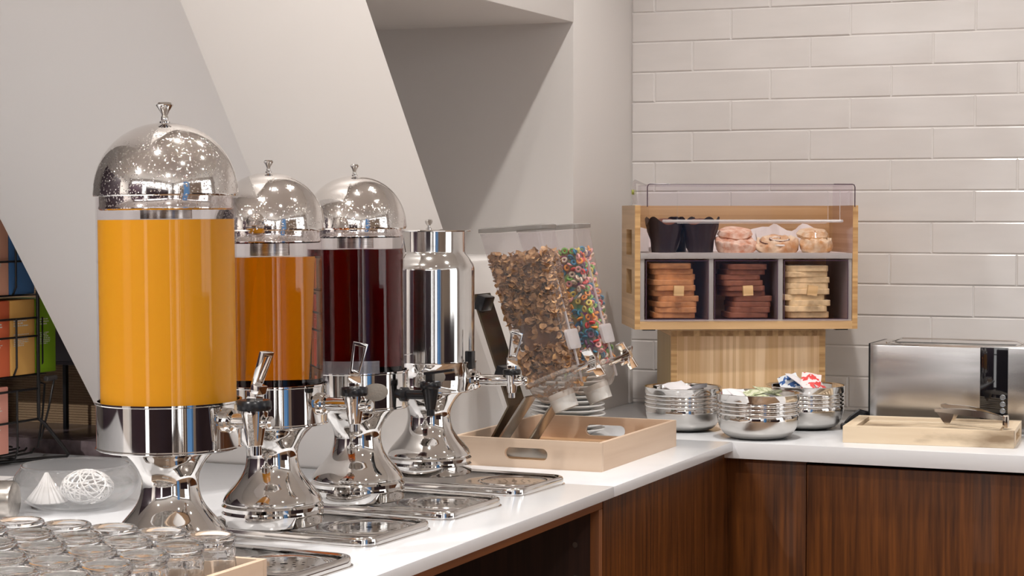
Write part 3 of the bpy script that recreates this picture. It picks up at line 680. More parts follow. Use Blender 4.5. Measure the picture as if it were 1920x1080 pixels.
for tries in range(9000):
    if cnt >= 300: break
    k = rnd.uniform(.15, 1.0); m_ = rnd.random()
    if m_ < .45: u_, v_ = rnd.uniform(.10, .93), -.86
    elif m_ < .95: u_, v_ = .93, rnd.uniform(-.86, .86)
    else: u_, v_, k = rnd.uniform(.08, .92), rnd.uniform(-.8, .8), .16
    p = incan(k, u_, v_, 3.795)
    if all((p - q).length > .0088 for q in pts): pts.append(p); cnt += 1; ring(p, ('at the top' if k < .2 else 'high up' if k < .4 else 'in the upper middle' if k < .58 else 'in the lower middle' if k < .78 else 'low down') + (', by the side wall' if v_ == -.86 else ', by the front wall' if u_ == .93 else ', on the open pile'))
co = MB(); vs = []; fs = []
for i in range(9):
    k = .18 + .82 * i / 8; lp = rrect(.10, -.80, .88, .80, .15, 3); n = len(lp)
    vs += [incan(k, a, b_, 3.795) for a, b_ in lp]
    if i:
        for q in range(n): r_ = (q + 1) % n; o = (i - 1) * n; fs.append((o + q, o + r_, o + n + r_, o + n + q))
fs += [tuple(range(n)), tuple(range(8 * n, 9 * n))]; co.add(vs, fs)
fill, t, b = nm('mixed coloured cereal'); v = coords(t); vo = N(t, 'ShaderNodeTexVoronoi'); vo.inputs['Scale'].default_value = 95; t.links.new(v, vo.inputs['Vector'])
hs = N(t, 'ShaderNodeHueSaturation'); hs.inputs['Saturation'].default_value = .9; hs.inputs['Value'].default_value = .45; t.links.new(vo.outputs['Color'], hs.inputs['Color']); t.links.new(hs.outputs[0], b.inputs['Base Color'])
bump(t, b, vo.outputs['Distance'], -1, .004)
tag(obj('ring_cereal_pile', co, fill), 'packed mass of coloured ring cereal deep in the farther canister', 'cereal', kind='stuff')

# ================================================================ PLATES
pl = None; NPL = 15
for i in range(NPL):
    z = CT + .0005 + .0108 * i; lb = 'white china plate, %s from the bottom of the stack behind the birch tray' % ORD[i] if i else 'white china plate at the bottom of the stack behind the birch tray'
    if pl is None:
        pl = MB().lathe([(0, 0), (.050, 0), (.052, .002), (.060, .006), (.080, .0135), (.0835, .0150), (.0845, .0165), (.0835, .0178), (.078, .0165), (.058, .0092), (.050, .0062), (0, .0058)], 64)
        pl = tag(obj('plate', pl, white_cer), lb, 'plate', 'stack of white plates behind the birch tray')
        pl.location = (-1.583, 4.035, z); p0 = pl
    else:
        q = p0.copy(); COL.objects.link(q); q.location = (-1.583 + random.uniform(-.0015, .0015), 4.035 + random.uniform(-.0015, .0015), z); q['label'] = lb

# ================================================================ BREAD CASE
W_, D_, H_ = .525, .258, .289; BZ = 1.1235
AX = R(26.55)
bc = thing('bread_case', (-1.512, 4.283, BZ), 'bamboo bread case with clear lid and three clear drawers, on the bamboo riser', 'bread case', rz=AX)
def cutout(y0, y1, z0, z1): return [(y0, z0), (y1, z0), (y1, z1), (y0, z1)]
YZ = Matrix(((0, 0, 1, 0), (1, 0, 0, 0), (0, 1, 0, 0), (0, 0, 0, 1)))
side_mats = [bam_side, bam_front]
def side(x, holes):
    m = MB(); m.plate([(0, 0), (D_, 0), (D_, H_), (0, H_)], holes, .0125, T((x, 0, 0)) @ YZ)
    m.m = [1 if (abs(sum(m.v[i][1] for i in f) / len(f)) < 1e-4) else 0 for f in m.f]; return obj('side_board', m, side_mats, bc)
hl = [cutout(.09, .19, .185, .235), cutout(.09, .19, .095, .148)]
hl = [cutout(.06, .165, .172, .232), cutout(.06, .165, .080, .138)]
side(0, [list(h) for h in hl]); side(W_ - .0125, [])
obj('bottom_board', MB().bb((.0125, 0, 0), (W_ - .0125, D_, .0185)), bam_h, bc)
obj('back_board', MB().bb((.0125, D_ - .01, .0185), (W_ - .0125, D_, H_)), bam_h, bc)
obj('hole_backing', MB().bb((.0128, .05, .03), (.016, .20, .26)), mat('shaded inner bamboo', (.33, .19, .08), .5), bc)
for x in (.02, W_ - .05):
    for y in (.01, D_ - .03): obj('rubber_foot', MB().bb((x, y, -.003), (x + .03, y + .02, 0)), black_p, bc)
# inner divider frame of the drawers and shelf for the pastries
fr_m = clear('grey acrylic divider', (.75, .72, .73), 1.0, .15, .45, (.84, .78, .76))
xs = [.0128, .0245, .1755, .1845, .3365, .3480, .5045, .5122]
dv = MB()
for a, c in ((xs[0], .0230), (.1740, .1850), (.3370, .3485), (.5035, .5122)): dv.bb((a, .004, .0186), (c, .24, .165))
dv.bb((.0128, .0035, .0186), (.5122, .012, .0225))
obj('divider_frame', dv, fr_m, bc, bevel=.0008)
obj('shelf', MB().bb((.0128, .000, .1645), (.5122, .246, .1775)), fr_m, bc, bevel=.001)
def open_box(m, lo, hi, t, front=True, top=False, bottom=True, back=False):
    x0, y0, z0 = lo; x1, y1, z1 = hi
    m.bb((x0, y0, z0), (x0 + t, y1, z1)); m.bb((x1 - t, y0, z0), (x1, y1, z1))
    if front: m.bb((x0 + t, y0, z0), (x1 - t, y0 + t, z1))
    if bottom: m.bb((x0 + t, y0 + t, z0), (x1 - t, y1, z0 + t))
    if top: m.bb((x0 + t, y0 + t, z1 - t), (x1 - t, y1, z1))
    if back: m.bb((x0 + t, y1 - t, z0 + t), (x1 - t, y1, z1))
    return m
drx = [(.0255, .1725), (.1865, .3355), (.3500, .5020)]
kx = [(1269 - 1187.5) / 804, (1399.5 - 1187.5) / 804, (1521.5 - 1187.5) / 804]
for i, (a, c) in enumerate(drx):
    d = obj('drawer', open_box(MB(), (a, -.0015, .0228), (c, .22, .161), .0022, back=True), clear_lid, bc)
    e = MB()
    for x in (a, c - .0016): e.bb((x, -.0028, .0228), (x + .0016, -.0010, .161))
    for z in (.0228, .1594): e.bb((a, -.0028, z), (c, -.0010, z + .0016))
    obj('drawer_rim', e, mat('dark lilac rim', (.07, .035, .06), .2), d)
    k = obj('knob', MB().box((0, 0, 0), (.0235, .012, .0235), T((kx[i], -.0085, .0905)) @ (RY([2, -3, 8][i]))), bam_h, d, bevel=.001)
# clear lid with pull rim
x0, x1 = .031, .512; z0, z1 = .1785, .3375
lid = MB(); open_box(lid, (x0, -.006, z0), (x1, .20, z1), .0022, bottom=False, top=True)
lid = obj('clear_lid', lid, clear_lid, bc)
hd = MB(); zz = (617 - 414) / 804
hd.tube([(.066, -.004, zz), (.066, -.016, zz), (.070, -.019, zz), (.480, -.019, zz), (.483, -.016, zz), (.483, -.004, zz)], .0034, 8)
obj('pull_rim', hd, clear_frost, lid)
hr = MB(); r = [(.098, .2475), (.447, .2475), (.452, .252), (.452, .322), (.098, .322)]
hr.tube([(x, -.0068, z) for x, z in r], .0008, 4, closed=True); hr.tube([(.480, -.0068, zz), (.480, -.0068, .325)], .0008, 4); obj('moulded_line', hr, clear_frost, lid)
cr = MB()
for xa, s_ in ((x0 - .003, 1), (x1 + .0035, -1)):
    cr.tube([(xa, -.006, z1 - .052), (xa, -.006, z1 - .006), (xa + s_ * .002, -.006, z1 - .0008), (xa + s_ * .006, -.006, z1 + .0008), (xa + s_ * .050, -.006, z1 + .0008)], .0013, 6)
cr.tube([(x0 + .045, -.0062, z1 + .0004), (x1 - .045, -.0062, z1 + .0004)], .0007, 5)
obj('corner_edge', cr, MATS['dark lilac rim'], lid, label='dark lilac lid edge')
bk = MB().plate([(.165, .292), (.245, .292), (.250, .330), (.238, .348), (.205, .352), (-.005, .3365), (-.005, .3345), (.2, .344)], [], .003, T((x0 - .007, 0, 0)) @ YZ)
obj('hinge_plate', bk, clear_can, bc)
obj('hinge_pin', MB().lathe([(0, 0), (.006, 0), (.006, .005), (0, .005)], 16, M=RY(-90), c=(x0 - .006, .225, .322)), mat('lime plastic', (.45, .50, .10), .4), bc)
BM = T((-1.512, 4.283, BZ)) @ RZ(math.degrees(AX))
# riser block
rs = thing('riser', (-1.449, 4.361, CT), 'bamboo riser block with upright grain carrying the bread case', 'riser', rz=R(25.6))
RW, RD, RH = .366, .272, BZ - .003 - CT
obj('front_panel', MB().bb((.0275, 0, 0), (RW - .0275 + .013, .01, RH - .0155)), bam_v, rs)
for x in (.0, RW - .0145): obj('edge_strip', MB().bb((x, -.0005, 0), (x + .0145, .009, RH - .0155)), bam_front, rs)
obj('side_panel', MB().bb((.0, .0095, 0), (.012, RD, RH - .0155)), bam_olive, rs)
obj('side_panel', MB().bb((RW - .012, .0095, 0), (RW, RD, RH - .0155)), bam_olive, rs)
obj('front_core', MB().bb((.0145, .0002, 0), (RW - .0145, .0096, RH - .0155)), bam_v, rs)
obj('top_board', MB().bb((0, -.0012, RH - .0153), (RW, RD, RH)), [wood('bamboo end grain', (.70, .46, .22), (.36, .20, .08), 1, 60, .45, 0, 75, 0)], rs)
obj('top_lip', MB().bb((-.0005, -.0018, RH - .0022), (RW + .0005, 0, RH + .0)), mat('pale bamboo edge', (.86, .66, .42), .4), rs)

# ---------------------------------------------------------------- bread slices
def crumb_mats(k, crust, crumb):
    return [mat(k + ' crust', crust, .6, col2=tuple(c * .62 for c in crust), nscale=45, bmp=.6, bscale=300), mat(k + ' crumb', crumb, .8, bmp=.5, bscale=500)]
def slice_mesh(w_, d_, h_, ms):
    pts = rrect(-w_ / 2, -d_ / 2, w_ / 2, d_ / 2, .016, 5); out = []
    for x, y in pts: out.append((x * (1 + .10 * max(0, y / d_ + .1)), y))
    m = MB(); n = len(out); vs = []
    for s_, z in ((.985, 0), (.998, h_ * .06), (1, h_ * .2), (1.0, h_ * .85), (.996, h_ * .96), (.985, h_ * .998)): vs += [(x * s_, y * s_, z) for x, y in out]
    fs = [tuple(reversed(range(n)))]
    for j in range(5): fs += [(j * n + q, j * n + (q + 1) % n, j * n + n + (q + 1) % n, j * n + n + q) for q in range(n)]
    fs.append(tuple(5 * n + q for q in range(n))); m.add(vs, fs); m.m = [1] + [0] * (5 * n) + [1]
    me = obj('bread_slice', m, ms, angle=50); d = me.data; bpy.data.objects.remove(me); return d
kinds = [('golden wheat', crumb_mats('wheat', (.68, .31, .11), (.78, .52, .28)), 'left-hand clear drawer', .094, 10, .0975),
         ('dark rye', crumb_mats('rye', (.30, .11, .055), (.36, .17, .10)), 'middle clear drawer', .265, 10, .094),
         ('pale white', crumb_mats('white bread', (.92, .70, .38), (.90, .80, .60)), 'right-hand clear drawer', .410, 9, .100)]
rnd = random.Random(3)
for ki, (nme, ms, where, cx, n, w_) in enumerate(kinds):
    h_ = [.0128, .0126, .0136][ki]; me = slice_mesh(w_, .105, h_, ms)
    for i in range(n):
        o = bpy.data.objects.new('bread_slice', me); COL.objects.link(o)
        dx = rnd.uniform(-.006, .006) + (-.006 if ki == 1 and 3 < i < 8 else 0) + (.007 if ki == 0 and i < 4 else (-.010 if ki == 0 and i == n - 1 else 0))
        if ki == 1 and i in (1, 2, 3): dx += .012
        if ki == 2 and i in (2,): dx += .010
        o.matrix_basis = BM @ T((cx + dx, .068 + rnd.uniform(-.005, .005), .0255 + h_ * i)) @ RZ(rnd.uniform(-5, 5)) @ RX(rnd.uniform(-.5, .5))
        tag(o, '%s bread slice, %s, in the %s' % (nme, 'lowest' if i == 0 else ('topmost' if i == n - 1 else ORD[i] + ' from the bottom'), where), 'bread', nme + ' bread slices in the ' + where)

# ---------------------------------------------------------------- muffins and pastries on the upper shelf
SHZ = .1778
wrapm = mat('dark brown tulip paper', (.030, .014, .013), .42, noise_amt=.3, nscale=12, bmp=.3, bscale=60)
def muffin(x, y, rz, label, sc_=1):
    M = BM @ T((x, y, SHZ)) @ RZ(rz)
    t_ = thing('muffin', (0, 0, 0), label, 'muffin', 'chocolate muffins in tulip papers on the upper shelf'); t_.matrix_basis = M; t_.location, t_.rotation_euler = M.to_translation(), M.to_euler()
    m = MB(); n = 64; vs = []; fs = []
    zs = [0, .012, .03, .05, .066, .078]
    for i, z in enumerate(zs):
        for k in range(n):
            a = 2 * PI * k / n; q = z / .078; pet = abs(math.sin(2 * a + .5)); r_ = .028 + .0145 * q ** .8 + .0007 * math.cos(16 * a) * (.4 + q) + .0022 * math.sin(3 * a + 9 * q) + (.007 * pet * q ** 3)
            zz = z * (1 if i < 3 else 1) + (0 if i < 4 else (i - 3) * (.0095 * pet ** 3 - .006))
            vs.append((r_ * math.cos(a) * sc_, r_ * math.sin(a) * sc_, zz))
        if i: fs += [((i - 1) * n + k, (i - 1) * n + (k + 1) % n, i * n + (k + 1) % n, i * n + k) for k in range(n)]
    fs.append(tuple(reversed(range(n)))); m.add(vs, fs); obj('paper_wrap', m, wrapm, t_)
    c = MB().lathe([(0, .004), (.022, .01), (.033, .050), (.037, .064), (.032, .074), (.012, .080), (0, .081)], 32, wob=lambda a, z: 1 + .03 * math.sin(5 * a + z * 90))
    obj('cake', c, mat('chocolate cake', (.16, .055, .025), .8, bmp=.9, bscale=150), t_)
muffin(.078, .062, 20, 'chocolate muffin in a dark pointed paper, at the left end of the upper shelf')
muffin(.162, .062, 75, 'chocolate muffin in a dark pointed paper, next to the pale danish')
muffin(.112, .140, 45, 'chocolate muffin in a dark pointed paper, behind the front pair')
def pastry(name, x, y, label, rx, ry, h, ms, swirl, seed, cat='pastry', tilt=0):
    m = MB(); n, k_ = 72, 26; vs = []; fs = []
    for i in range(k_ + 1):
        ph = i / k_ * PI
        for j in range(n):
            a = 2 * PI * j / n; cr_ = math.sin(ph) ** .62; zz = .5 - .5 * math.copysign(abs(math.cos(ph)) ** .55, math.cos(ph))
            g_ = 0
            top = i > k_ * .45
            if top: g_ = swirl * math.sin(cr_ * 15 - a + seed) * .0042
            nv = noise.noise(Vector((cr_ * math.cos(a) * 2.3 + seed, cr_ * math.sin(a) * 2.3, zz * 2))); n2_ = noise.noise(Vector((cr_ * math.cos(a) * 7 + seed, cr_ * math.sin(a) * 7, zz * 4)))
            s_ = 1 + .10 * nv + .05 * n2_
            vs.append((rx * cr_ * math.cos(a) * s_, ry * cr_ * math.sin(a) * s_, h * zz + (g_ if top else 0) + (.006 * nv + .003 * n2_) * (zz > .05)))
        if i: fs += [((i - 1) * n + j, (i - 1) * n + (j + 1) % n, i * n + (j + 1) % n, i * n + j) for j in range(n)]
    m.add(vs, fs); M = BM @ T((x, y, SHZ)) @ RX(tilt)
    t_ = thing(name, (0, 0, 0), label, cat, 'pastries on the upper shelf'); t_.matrix_basis = M; t_.location, t_.rotation_euler = M.to_translation(), M.to_euler()
    o = obj('dough', m, ms, t_, angle=80); return t_, M
dough1 = mat('pink sugared dough', (.86, .66, .50), .6, col2=(.66, .30, .16), nscale=70, bmp=.8, bscale=180)
dough2 = mat('golden iced dough', (.84, .70, .48), .4, col2=(.55, .22, .05), nscale=26, bmp=.5, bscale=120, coat=.3)
dough3 = mat('pale nut dough', (.86, .72, .50), .5, col2=(.64, .32, .10), nscale=45, bmp=.6, bscale=150, coat=.2)
jam = mat('dark red jam', (.12, .01, .02), .15, coat=.5); cin = mat('cinnamon filling', (.14, .055, .03), .35, coat=.4); ice = mat('white icing', (.85, .80, .70), .3, coat=.3); nut = mat('toasted nuts', (.42, .14, .04), .5)
p1, M = pastry('danish', .247, .060, 'pale pink sugared danish with dark jam, beside the muffins', .049, .040, .036, dough1, .4, 3.1, tilt=14)
obj('filling', MB().lathe([(0, .030), (.022, .031), (.024, .0345), (.018, .037), (0, .0378)], 28, wob=lambda a, z: 1 + .15 * math.sin(3 * a)).tr(Matrix.Diagonal((1, .45, 1, 1))), jam, p1)
b2 = MB(); b2.lathe([(0, .0), (.02, .0), (.034, .004), (.041, .012), (.036, .022), (.018, .026), (0, .026)], 32, wob=lambda a, z: 1 + .06 * math.sin(4 * a + 1)).tr(T((.0, .022, .027))); obj('back_fold', b2, dough1, p1)
p2, M = pastry('cinnamon_roll', .344, .060, 'flat golden cinnamon roll with white icing, in the middle of the pastries', .052, .045, .034, dough2, 1, 1.2, tilt=14)
sp = MB(); sp.tube([((.006 + .0036 * a) * math.cos(a), (.006 + .0036 * a) * math.sin(a) * .9, .0350 - .0007 * a) for a in [k * .22 for k in range(48)]], .0016, 6, flat=(.0022, .0026)); obj('cinnamon_swirl', sp, cin, p2)
sp = MB(); sp.tube([((.0035 + .0036 * a) * math.cos(a), (.0035 + .0036 * a) * math.sin(a) * .9, .0365 - .0008 * a) for a in [k * .25 for k in range(46)]], .0018, 6, flat=(.0028, .0022)); obj('icing', sp, ice, p2)
p3, M = pastry('nut_bun', .437, .055, 'small pale bun topped with chopped nuts, at the right end of the shelf', .038, .036, .034, dough3, .8, 6.4, tilt=12)
q3 = MB(); q3.lathe([(0, .0), (.02, .0), (.034, .005), (.037, .013), (.030, .022), (0, .026)], 32, wob=lambda a, z: 1 + .07 * math.sin(5 * a)).tr(T((-.004, .024, .026))); obj('back_fold', q3, dough3, p3)
rn = random.Random(8); nn_ = MB()
for k in range(26):
    a = rn.uniform(0, 6.28); rr_ = rn.uniform(0, .024); nn_.box((0, 0, 0), (.004, .0028, .0022), T((rr_ * math.cos(a), rr_ * math.sin(a) + .006, .0375 - rr_ * .12 + (.012 if math.sin(a) > .5 else 0))) @ RZ(rn.uniform(0, 180)) @ RX(rn.uniform(0, 60)))
obj('chopped_nuts', nn_, nut, p3)
# parchment sheets behind
def parchment(x, y, w_, h_, rz, label, seed):
    m = MB(); vs = []; fs = []; nx, nz = 14, 6; rr_ = random.Random(seed)
    for i in range(nx + 1):
        for j in range(nz + 1):
            vs.append((w_ * (i / nx - .5), .010 * math.sin(i * 1.1 + seed) * (j / nz) + .03 * (j / nz), h_ * j / nz * (1 + .16 * math.sin(i * .9 + seed * 2))))
    for i in range(nx):
        for j in range(nz): a = i * (nz + 1) + j; fs.append((a, a + nz + 1, a + nz + 2, a + 1))
    n = len(vs); vs += [(x_, y_ + .0005, z_) for x_, y_, z_ in vs]; fs += [tuple(reversed([q + n for q in f])) for f in fs[:]]
    m.add(vs, fs); o = obj('parchment_sheet', m, mat('parchment', (.78, .72, .66), .6), angle=80); o.matrix_basis = BM @ T((x, y, SHZ + .0005)) @ RZ(rz); tag(o, label, 'paper')
parchment(.20, .192, .33, .052, 0, 'crinkled white parchment sheet behind the muffins and danish', 1)
parchment(.40, .180, .15, .058, 3, 'crinkled white parchment sheet behind the cinnamon roll and nut bun', 2)
obj_p = MB().bb((.035, .010, 0), (.50, .17, .0004)); o = obj('parchment_liner', obj_p, MATS['parchment']); o.matrix_basis = BM @ T((0, 0, SHZ + .0)); tag(o, 'flat white parchment liner under the pastries', 'paper')

# ================================================================ STEEL BOWLS
def steel_bowl(loc, label, r=.0915, h=.100):
    b_ = thing('steel_bowl', loc, label, 'bowl', 'ribbed steel bowls')
    o = [(0, 0), (.045, 0), (.055, .002)]
    for k in range(1, 11): a = R(90 * k / 10); o.append((.055 + (r - .057) * math.sin(a), .002 + .048 * (1 - math.cos(a))))
    up_ = []
    for i in range(3):
        z = .054 + .0088 * i; up_ += [(r - .0035, z), (r - .0005, z + .002), (r + .0002, z + .0042), (r - .0005, z + .0064), (r - .0035, z + .0082)]
    up_ += [(r - .001, .083), (r, .086), (r, h - .002), (r + .0012, h - .0008), (r + .0004, h), (r - .0018, h - .001)]
    inn = [(r - .003, h - .004), (r - .0045, .06), (r - .010, .038), (.06, .012), (.045, .006), (0, .005)]
    m = MB().lathe(o + up_ + inn, 80); nf = len(m.f); rows_ = len(o) - 2
    m.m = [1 if i < rows_ * 80 else 0 for i in range(nf)]
    obj('bowl_body', m, [chrome, mat('satin steel', (.62, .60, .575), .30, 1)], b_, angle=50); return b_
B1 = (-1.378, 4.238, CT); B2 = (-1.178, 4.152, CT); B3 = (-1.132, 4.385, CT)
steel_bowl(B1, 'ribbed steel bowl of white sachets, at the left of the three', .0885); steel_bowl(B2, 'ribbed steel bowl of green tea sachets, in front at the worktop edge', .0915); steel_bowl(B3, 'ribbed steel bowl of blue and red sachets, next to the toaster', .0905)
def sachet_mesh(w_, h_, m1):
    m = MB(); nx, ny = 6, 8; vs = []; fs = []
    for s_ in (1, -1):
        for i in range(nx + 1):
            for j in range(ny + 1):
                x, y = i / nx - .5, j / ny - .5; e = max(0, (1 - (2 * x) ** 2) * (1 - (2 * y) ** 4)); vs.append((x * w_, y * h_, s_ * (.0003 + .0028 * e) + .0012 * math.sin(7 * x + 5 * y)))
    o = (nx + 1) * (ny + 1)
    for s_ in (0, 1):
        for i in range(nx):
            for j in range(ny):
                a = s_ * o + i * (ny + 1) + j; f = (a, a + ny + 1, a + ny + 2, a + 1); fs.append(f if s_ == 0 else tuple(reversed(f)))
    m.add(vs, fs)
    return m
def printed(name, base, c2, sc_=55, thr=.5):
    m, t, b = nm(name); v = coords(t); n = N(t, 'ShaderNodeTexNoise'); n.inputs['Scale'].default_value = sc_; n.inputs['Detail'].default_value = 2; t.links.new(v, n.inputs['Vector'])
    r = ramp(t, n.outputs[0], [(thr - .01, base), (thr + .01, c2)]); t.links.new(r, b.inputs['Base Color']); b.inputs['Roughness'].default_value = .45; MATS[name] = m; return m
SM = {'white': sachet_mesh(.048, .062, None), 'green': sachet_mesh(.045, .06, None), 'blue': sachet_mesh(.045, .060, None), 'red': sachet_mesh(.045, .060, None)}
sm = {'white': mat('plain white sachet', (.80, .78, .80), .5), 'green': printed('sage green sachet', (.42, .46, .27), (.66, .68, .50), 90, .5), 'blue': printed('blue and white sachet', (.72, .76, .80), (.04, .12, .34), 70, .53), 'red': printed('red and white sachet', (.82, .72, .72), (.70, .06, .06), 70, .52)}
SME = {}
for k in SM: oo = obj('sachet', SM[k], sm[k], angle=80); SME[k] = oo.data; bpy.data.objects.remove(oo)
rnd = random.Random(21)
def sachets(B, spec, where, zt):
    for i, (c, dx, dy, dz, ax, ay, az, lab) in enumerate(spec):
        o = bpy.data.objects.new('sachet', SME[c]); COL.objects.link(o); o.location = (B[0] + dx, B[1] + dy, B[2] + zt + dz); o.rotation_euler = (R(ax), R(ay), R(az)); o['label'] = lab; o['category'] = 'sachet'; o['group'] = 'sachets in the ' + where
    for i in range(4):
        a = rnd.uniform(0, 6.28); rr_ = rnd.uniform(0, .045); c = spec[i % len(spec)][0]
        o = bpy.data.objects.new('sachet', SME[c]); COL.objects.link(o); o.location = (B[0] + rr_ * math.cos(a), B[1] + rr_ * math.sin(a), B[2] + zt - .022 + .001 * i); o.rotation_euler = (R(rnd.uniform(-14, 14)), R(rnd.uniform(-14, 14)), rnd.uniform(0, 6.28))
        o['label'] = '%s sachet lying low in the %s' % (c, where); o['category'] = 'sachet'; o['group'] = '%s sachets lying low in the %s' % (c, where)
sachets(B1, [('white', -.012, -.01, .008, 12, -10, 40, 'long white paper sachet lying topmost in the left bowl'), ('white', .020, .012, .004, -10, 16, 110, 'white paper sachet resting against the rim inside the left bowl'), ('white', -.03, .02, .0, 8, 5, 10, 'white paper sachet at the back of the left bowl')], 'left steel bowl', .092)
sachets(B2, [('white', -.052, -.012, -.002, 32, 0, 20, 'white sachet standing at the left rim of the front bowl'), ('white', -.030, -.020, .000, 28, 8, 60, 'white square sachet beside the green ones in the front bowl'), ('green', .0, -.012, .006, 18, -12, 30, 'sage green tea sachet in the middle of the front bowl'), ('green', .022, .006, .008, -12, 14, 100, 'sage green tea sachet near the far rim of the front bowl'), ('green', .014, .03, .010, 10, -22, 150, 'dark green tea sachet behind the others in the front bowl'), ('white', .045, .0, .0, 10, 16, 80, 'white sachet at the right rim of the front bowl')], 'front steel bowl', .090)
sachets(B3, [('blue', -.034, -.012, .010, 35, -18, 20, 'blue and white sachet leaning in the bowl by the toaster'), ('white', -.010, -.010, .014, 30, 10, 70, 'white sachet between the blue and red ones'), ('red', .016, -.012, .014, 38, 8, 15, 'red and white sachet on top in the bowl by the toaster'), ('red', .032, .004, .006, 25, 20, 50, 'red and white sachet at the right in the bowl by the toaster')], 'steel bowl by the toaster', .093)

# ================================================================ BREAD BOARD, TONGS, TOASTER
bd = thing('bread_board', (-.985, 4.136, CT), 'worn pale wooden bread board with slatted top, in front of the toaster', 'board', rz=R(4.6))
BW, BD, BH = .359, .235, .0362
tw = .020
obj('front_rail', MB().bb((0, 0, 0), (BW, tw, BH)), beech, bd, bevel=.0015); obj('back_rail', MB().bb((0, BD - tw, 0), (BW, BD, BH)), beech, bd, bevel=.0015)
beech_y = wood('worn beech end', (.82, .69, .52), (.62, .47, .31), 1, 34, .6, 0, dirt=(.34, .25, .16))
obj('end_rail', MB().bb((0, tw, 0), (.026, BD - tw, BH)), beech_y, bd, bevel=.0015)
em = MB().plate([(tw, 0), (BD - tw, 0), (BD - tw, BH), (tw, BH)], [rrect(.06, .009, .175, .026, .007)], .026, T((BW - .026, 0, 0)) @ YZ); obj('end_rail', em, beech_y, bd)
obj('bottom_panel', MB().bb((.026, tw, .002), (BW - .026, BD - tw, .014)), beech, bd)
ns = 7; pitch = (BD - 2 * tw - .006) / ns
for i in range(ns): obj('slat', MB().bb((.034, tw + .004 + pitch * i, .021), (BW - .034, tw + .004 + pitch * i + pitch * .70, BH - .0035)), beech, bd, bevel=.001)
for x in (.035, BW - .05, BW / 2): obj('cross_bar', MB().bb((x, tw, .014), (x + .015, BD - tw, .0215)), beech_y, bd)
# tongs
tg = thing('tongs', (-.655, 4.225, CT + BH), 'short steel serving tongs lying on the slatted bread board', 'tongs')
gold = mat('warm reflecting steel', (.70, .62, .52), .13, 1)
def arm(y_jaw, tip_z):
    P0 = Vector((-.652, 4.200, .9585)); P1 = Vector((-.802, y_jaw, tip_z)); m = MB(); vs = []; fs = []; n = 12
    for i in range(n + 1):
        u_ = i / n; p = P0.lerp(P1, u_); p.z += .004 * math.sin(PI * u_); hz = .0035 + .0035 * math.sin(PI * min(1, u_ * 1.1)); off = .0045
        p.y += .006 * math.sin(PI * u_) * (1 if y_jaw > 4.24 else -1)
        vs += [p + Vector((0, -off, hz)), p + Vector((0, off, hz)), p + Vector((0, off, -hz)), p + Vector((0, -off, -hz))]
        if i: fs += [(4 * (i - 1) + k, 4 * (i - 1) + (k + 1) % 4, 4 * i + (k + 1) % 4, 4 * i + k) for k in range(4)]
    fs += [(3, 2, 1, 0), (4 * n, 4 * n + 1, 4 * n + 2, 4 * n + 3)]; m.add(vs, fs)
    o = obj('arm', m, gold, tg, True, bevel=0)
    J = [(0, 0), (.012, .004), (.045, -.008), (.040, -.020), (.034, -.031), (.028, -.033), (.020, -.026), (.010, -.012)]
    F = T(P1 + Vector((-.002, 0, .002))) @ RZ(-8) @ RX(90)
    obj('jaw', MB().plate([(a, b_) for a, b_ in J], [], .0016, F), gold, tg, True)
arm(4.215, .9700); arm(4.285, .9735)
obj('hinge', MB().bb((-.656, 4.191, .940), (-.644, 4.209, .967)), gold, tg, True, bevel=.003)

to = thing('toaster', (-.82, 4.52, CT), 'long brushed steel toaster with black control strip against the tiled wall', 'toaster')
X0, X1, Y0, Y1, Z1 = -.994, -.600, 4.440, 4.610, 1.0955
bodyp = [(X0, Y0), (X0 + .018, Y0 - .0008), (X1 - .02, Y0 - .0008), (X1 + .0, Y0 + .018), (X1 + .012, Y0 + .05), (X1 + .012, Y1 - .05), (X1, Y1 - .02), (X1 - .02, Y1), (X0, Y1)]
slot = rrect(X0 + .045, Y0 + .045, X1 - .075, Y0 + .085, .006, 3)
obj('body', MB().plate(bodyp, [], Z1 - CT - .012, T((0, 0, CT + .008))), steel_h, to, True, bevel=.002)
obj('top_plate', MB().plate([(x, y) for x, y in bodyp], [slot], .004, T((0, 0, Z1 - .004))), bright_steel, to, True, bevel=0)
obj('slot_dark', MB().bb((X0 + .045, Y0 + .045, Z1 - .0038), (X1 - .075, Y0 + .085, Z1 - .0030)), mat('slot black', (.01, .01, .01), .6), to, True)  # black sheet standing in for the shade down the slot
wr = MB(); wr.tube([(X0 + .035, Y0 + .10, Z1 + .001), (X0 + .05, Y0 + .105, Z1 + .007), (X1 - .08, Y0 + .105, Z1 + .007), (X1 - .065, Y0 + .10, Z1 + .001)], .0022, 8)
wr.tube([(X0 + .030, Y0 + .034, Z1 + .0005), (X0 + .048, Y0 + .060, Z1 + .006), (X0 + .052, Y0 + .105, Z1 + .007)], .0020, 8)
obj('warming_rack', wr, bright_steel, to, True)
obj('end_cap', MB().bb((X0 - .006, Y0 + .006, CT + .004), (X0 + .006, Y1 - .004, Z1 + .0005)), black_p, to, True, bevel=.003)
def tx(px): return {1843: -.7445, 1893: -.6815}[px]
pn = obj('control_strip', MB().bb((-.7445, Y0 - .0032, CT + .012), (-.6830, Y0 + .002, Z1 - .0025)), mat('glossy black glass', (.006, .006, .008), .04, coat=1), to, True, bevel=.0006)
for z in (CT + .0970 - .015, CT + .0815 - .015, CT + .0665 - .015):
    obj('button', MB().lathe([(0, 0), (.0062, 0), (.0062, .0022), (.0050, .0030), (.0044, .0018), (0, .0018)], 24, M=RX(90), c=(-.6935, Y0 - .003, z)), [mat('grey chrome button', (.35, .37, .40), .2, .8)], to, True)
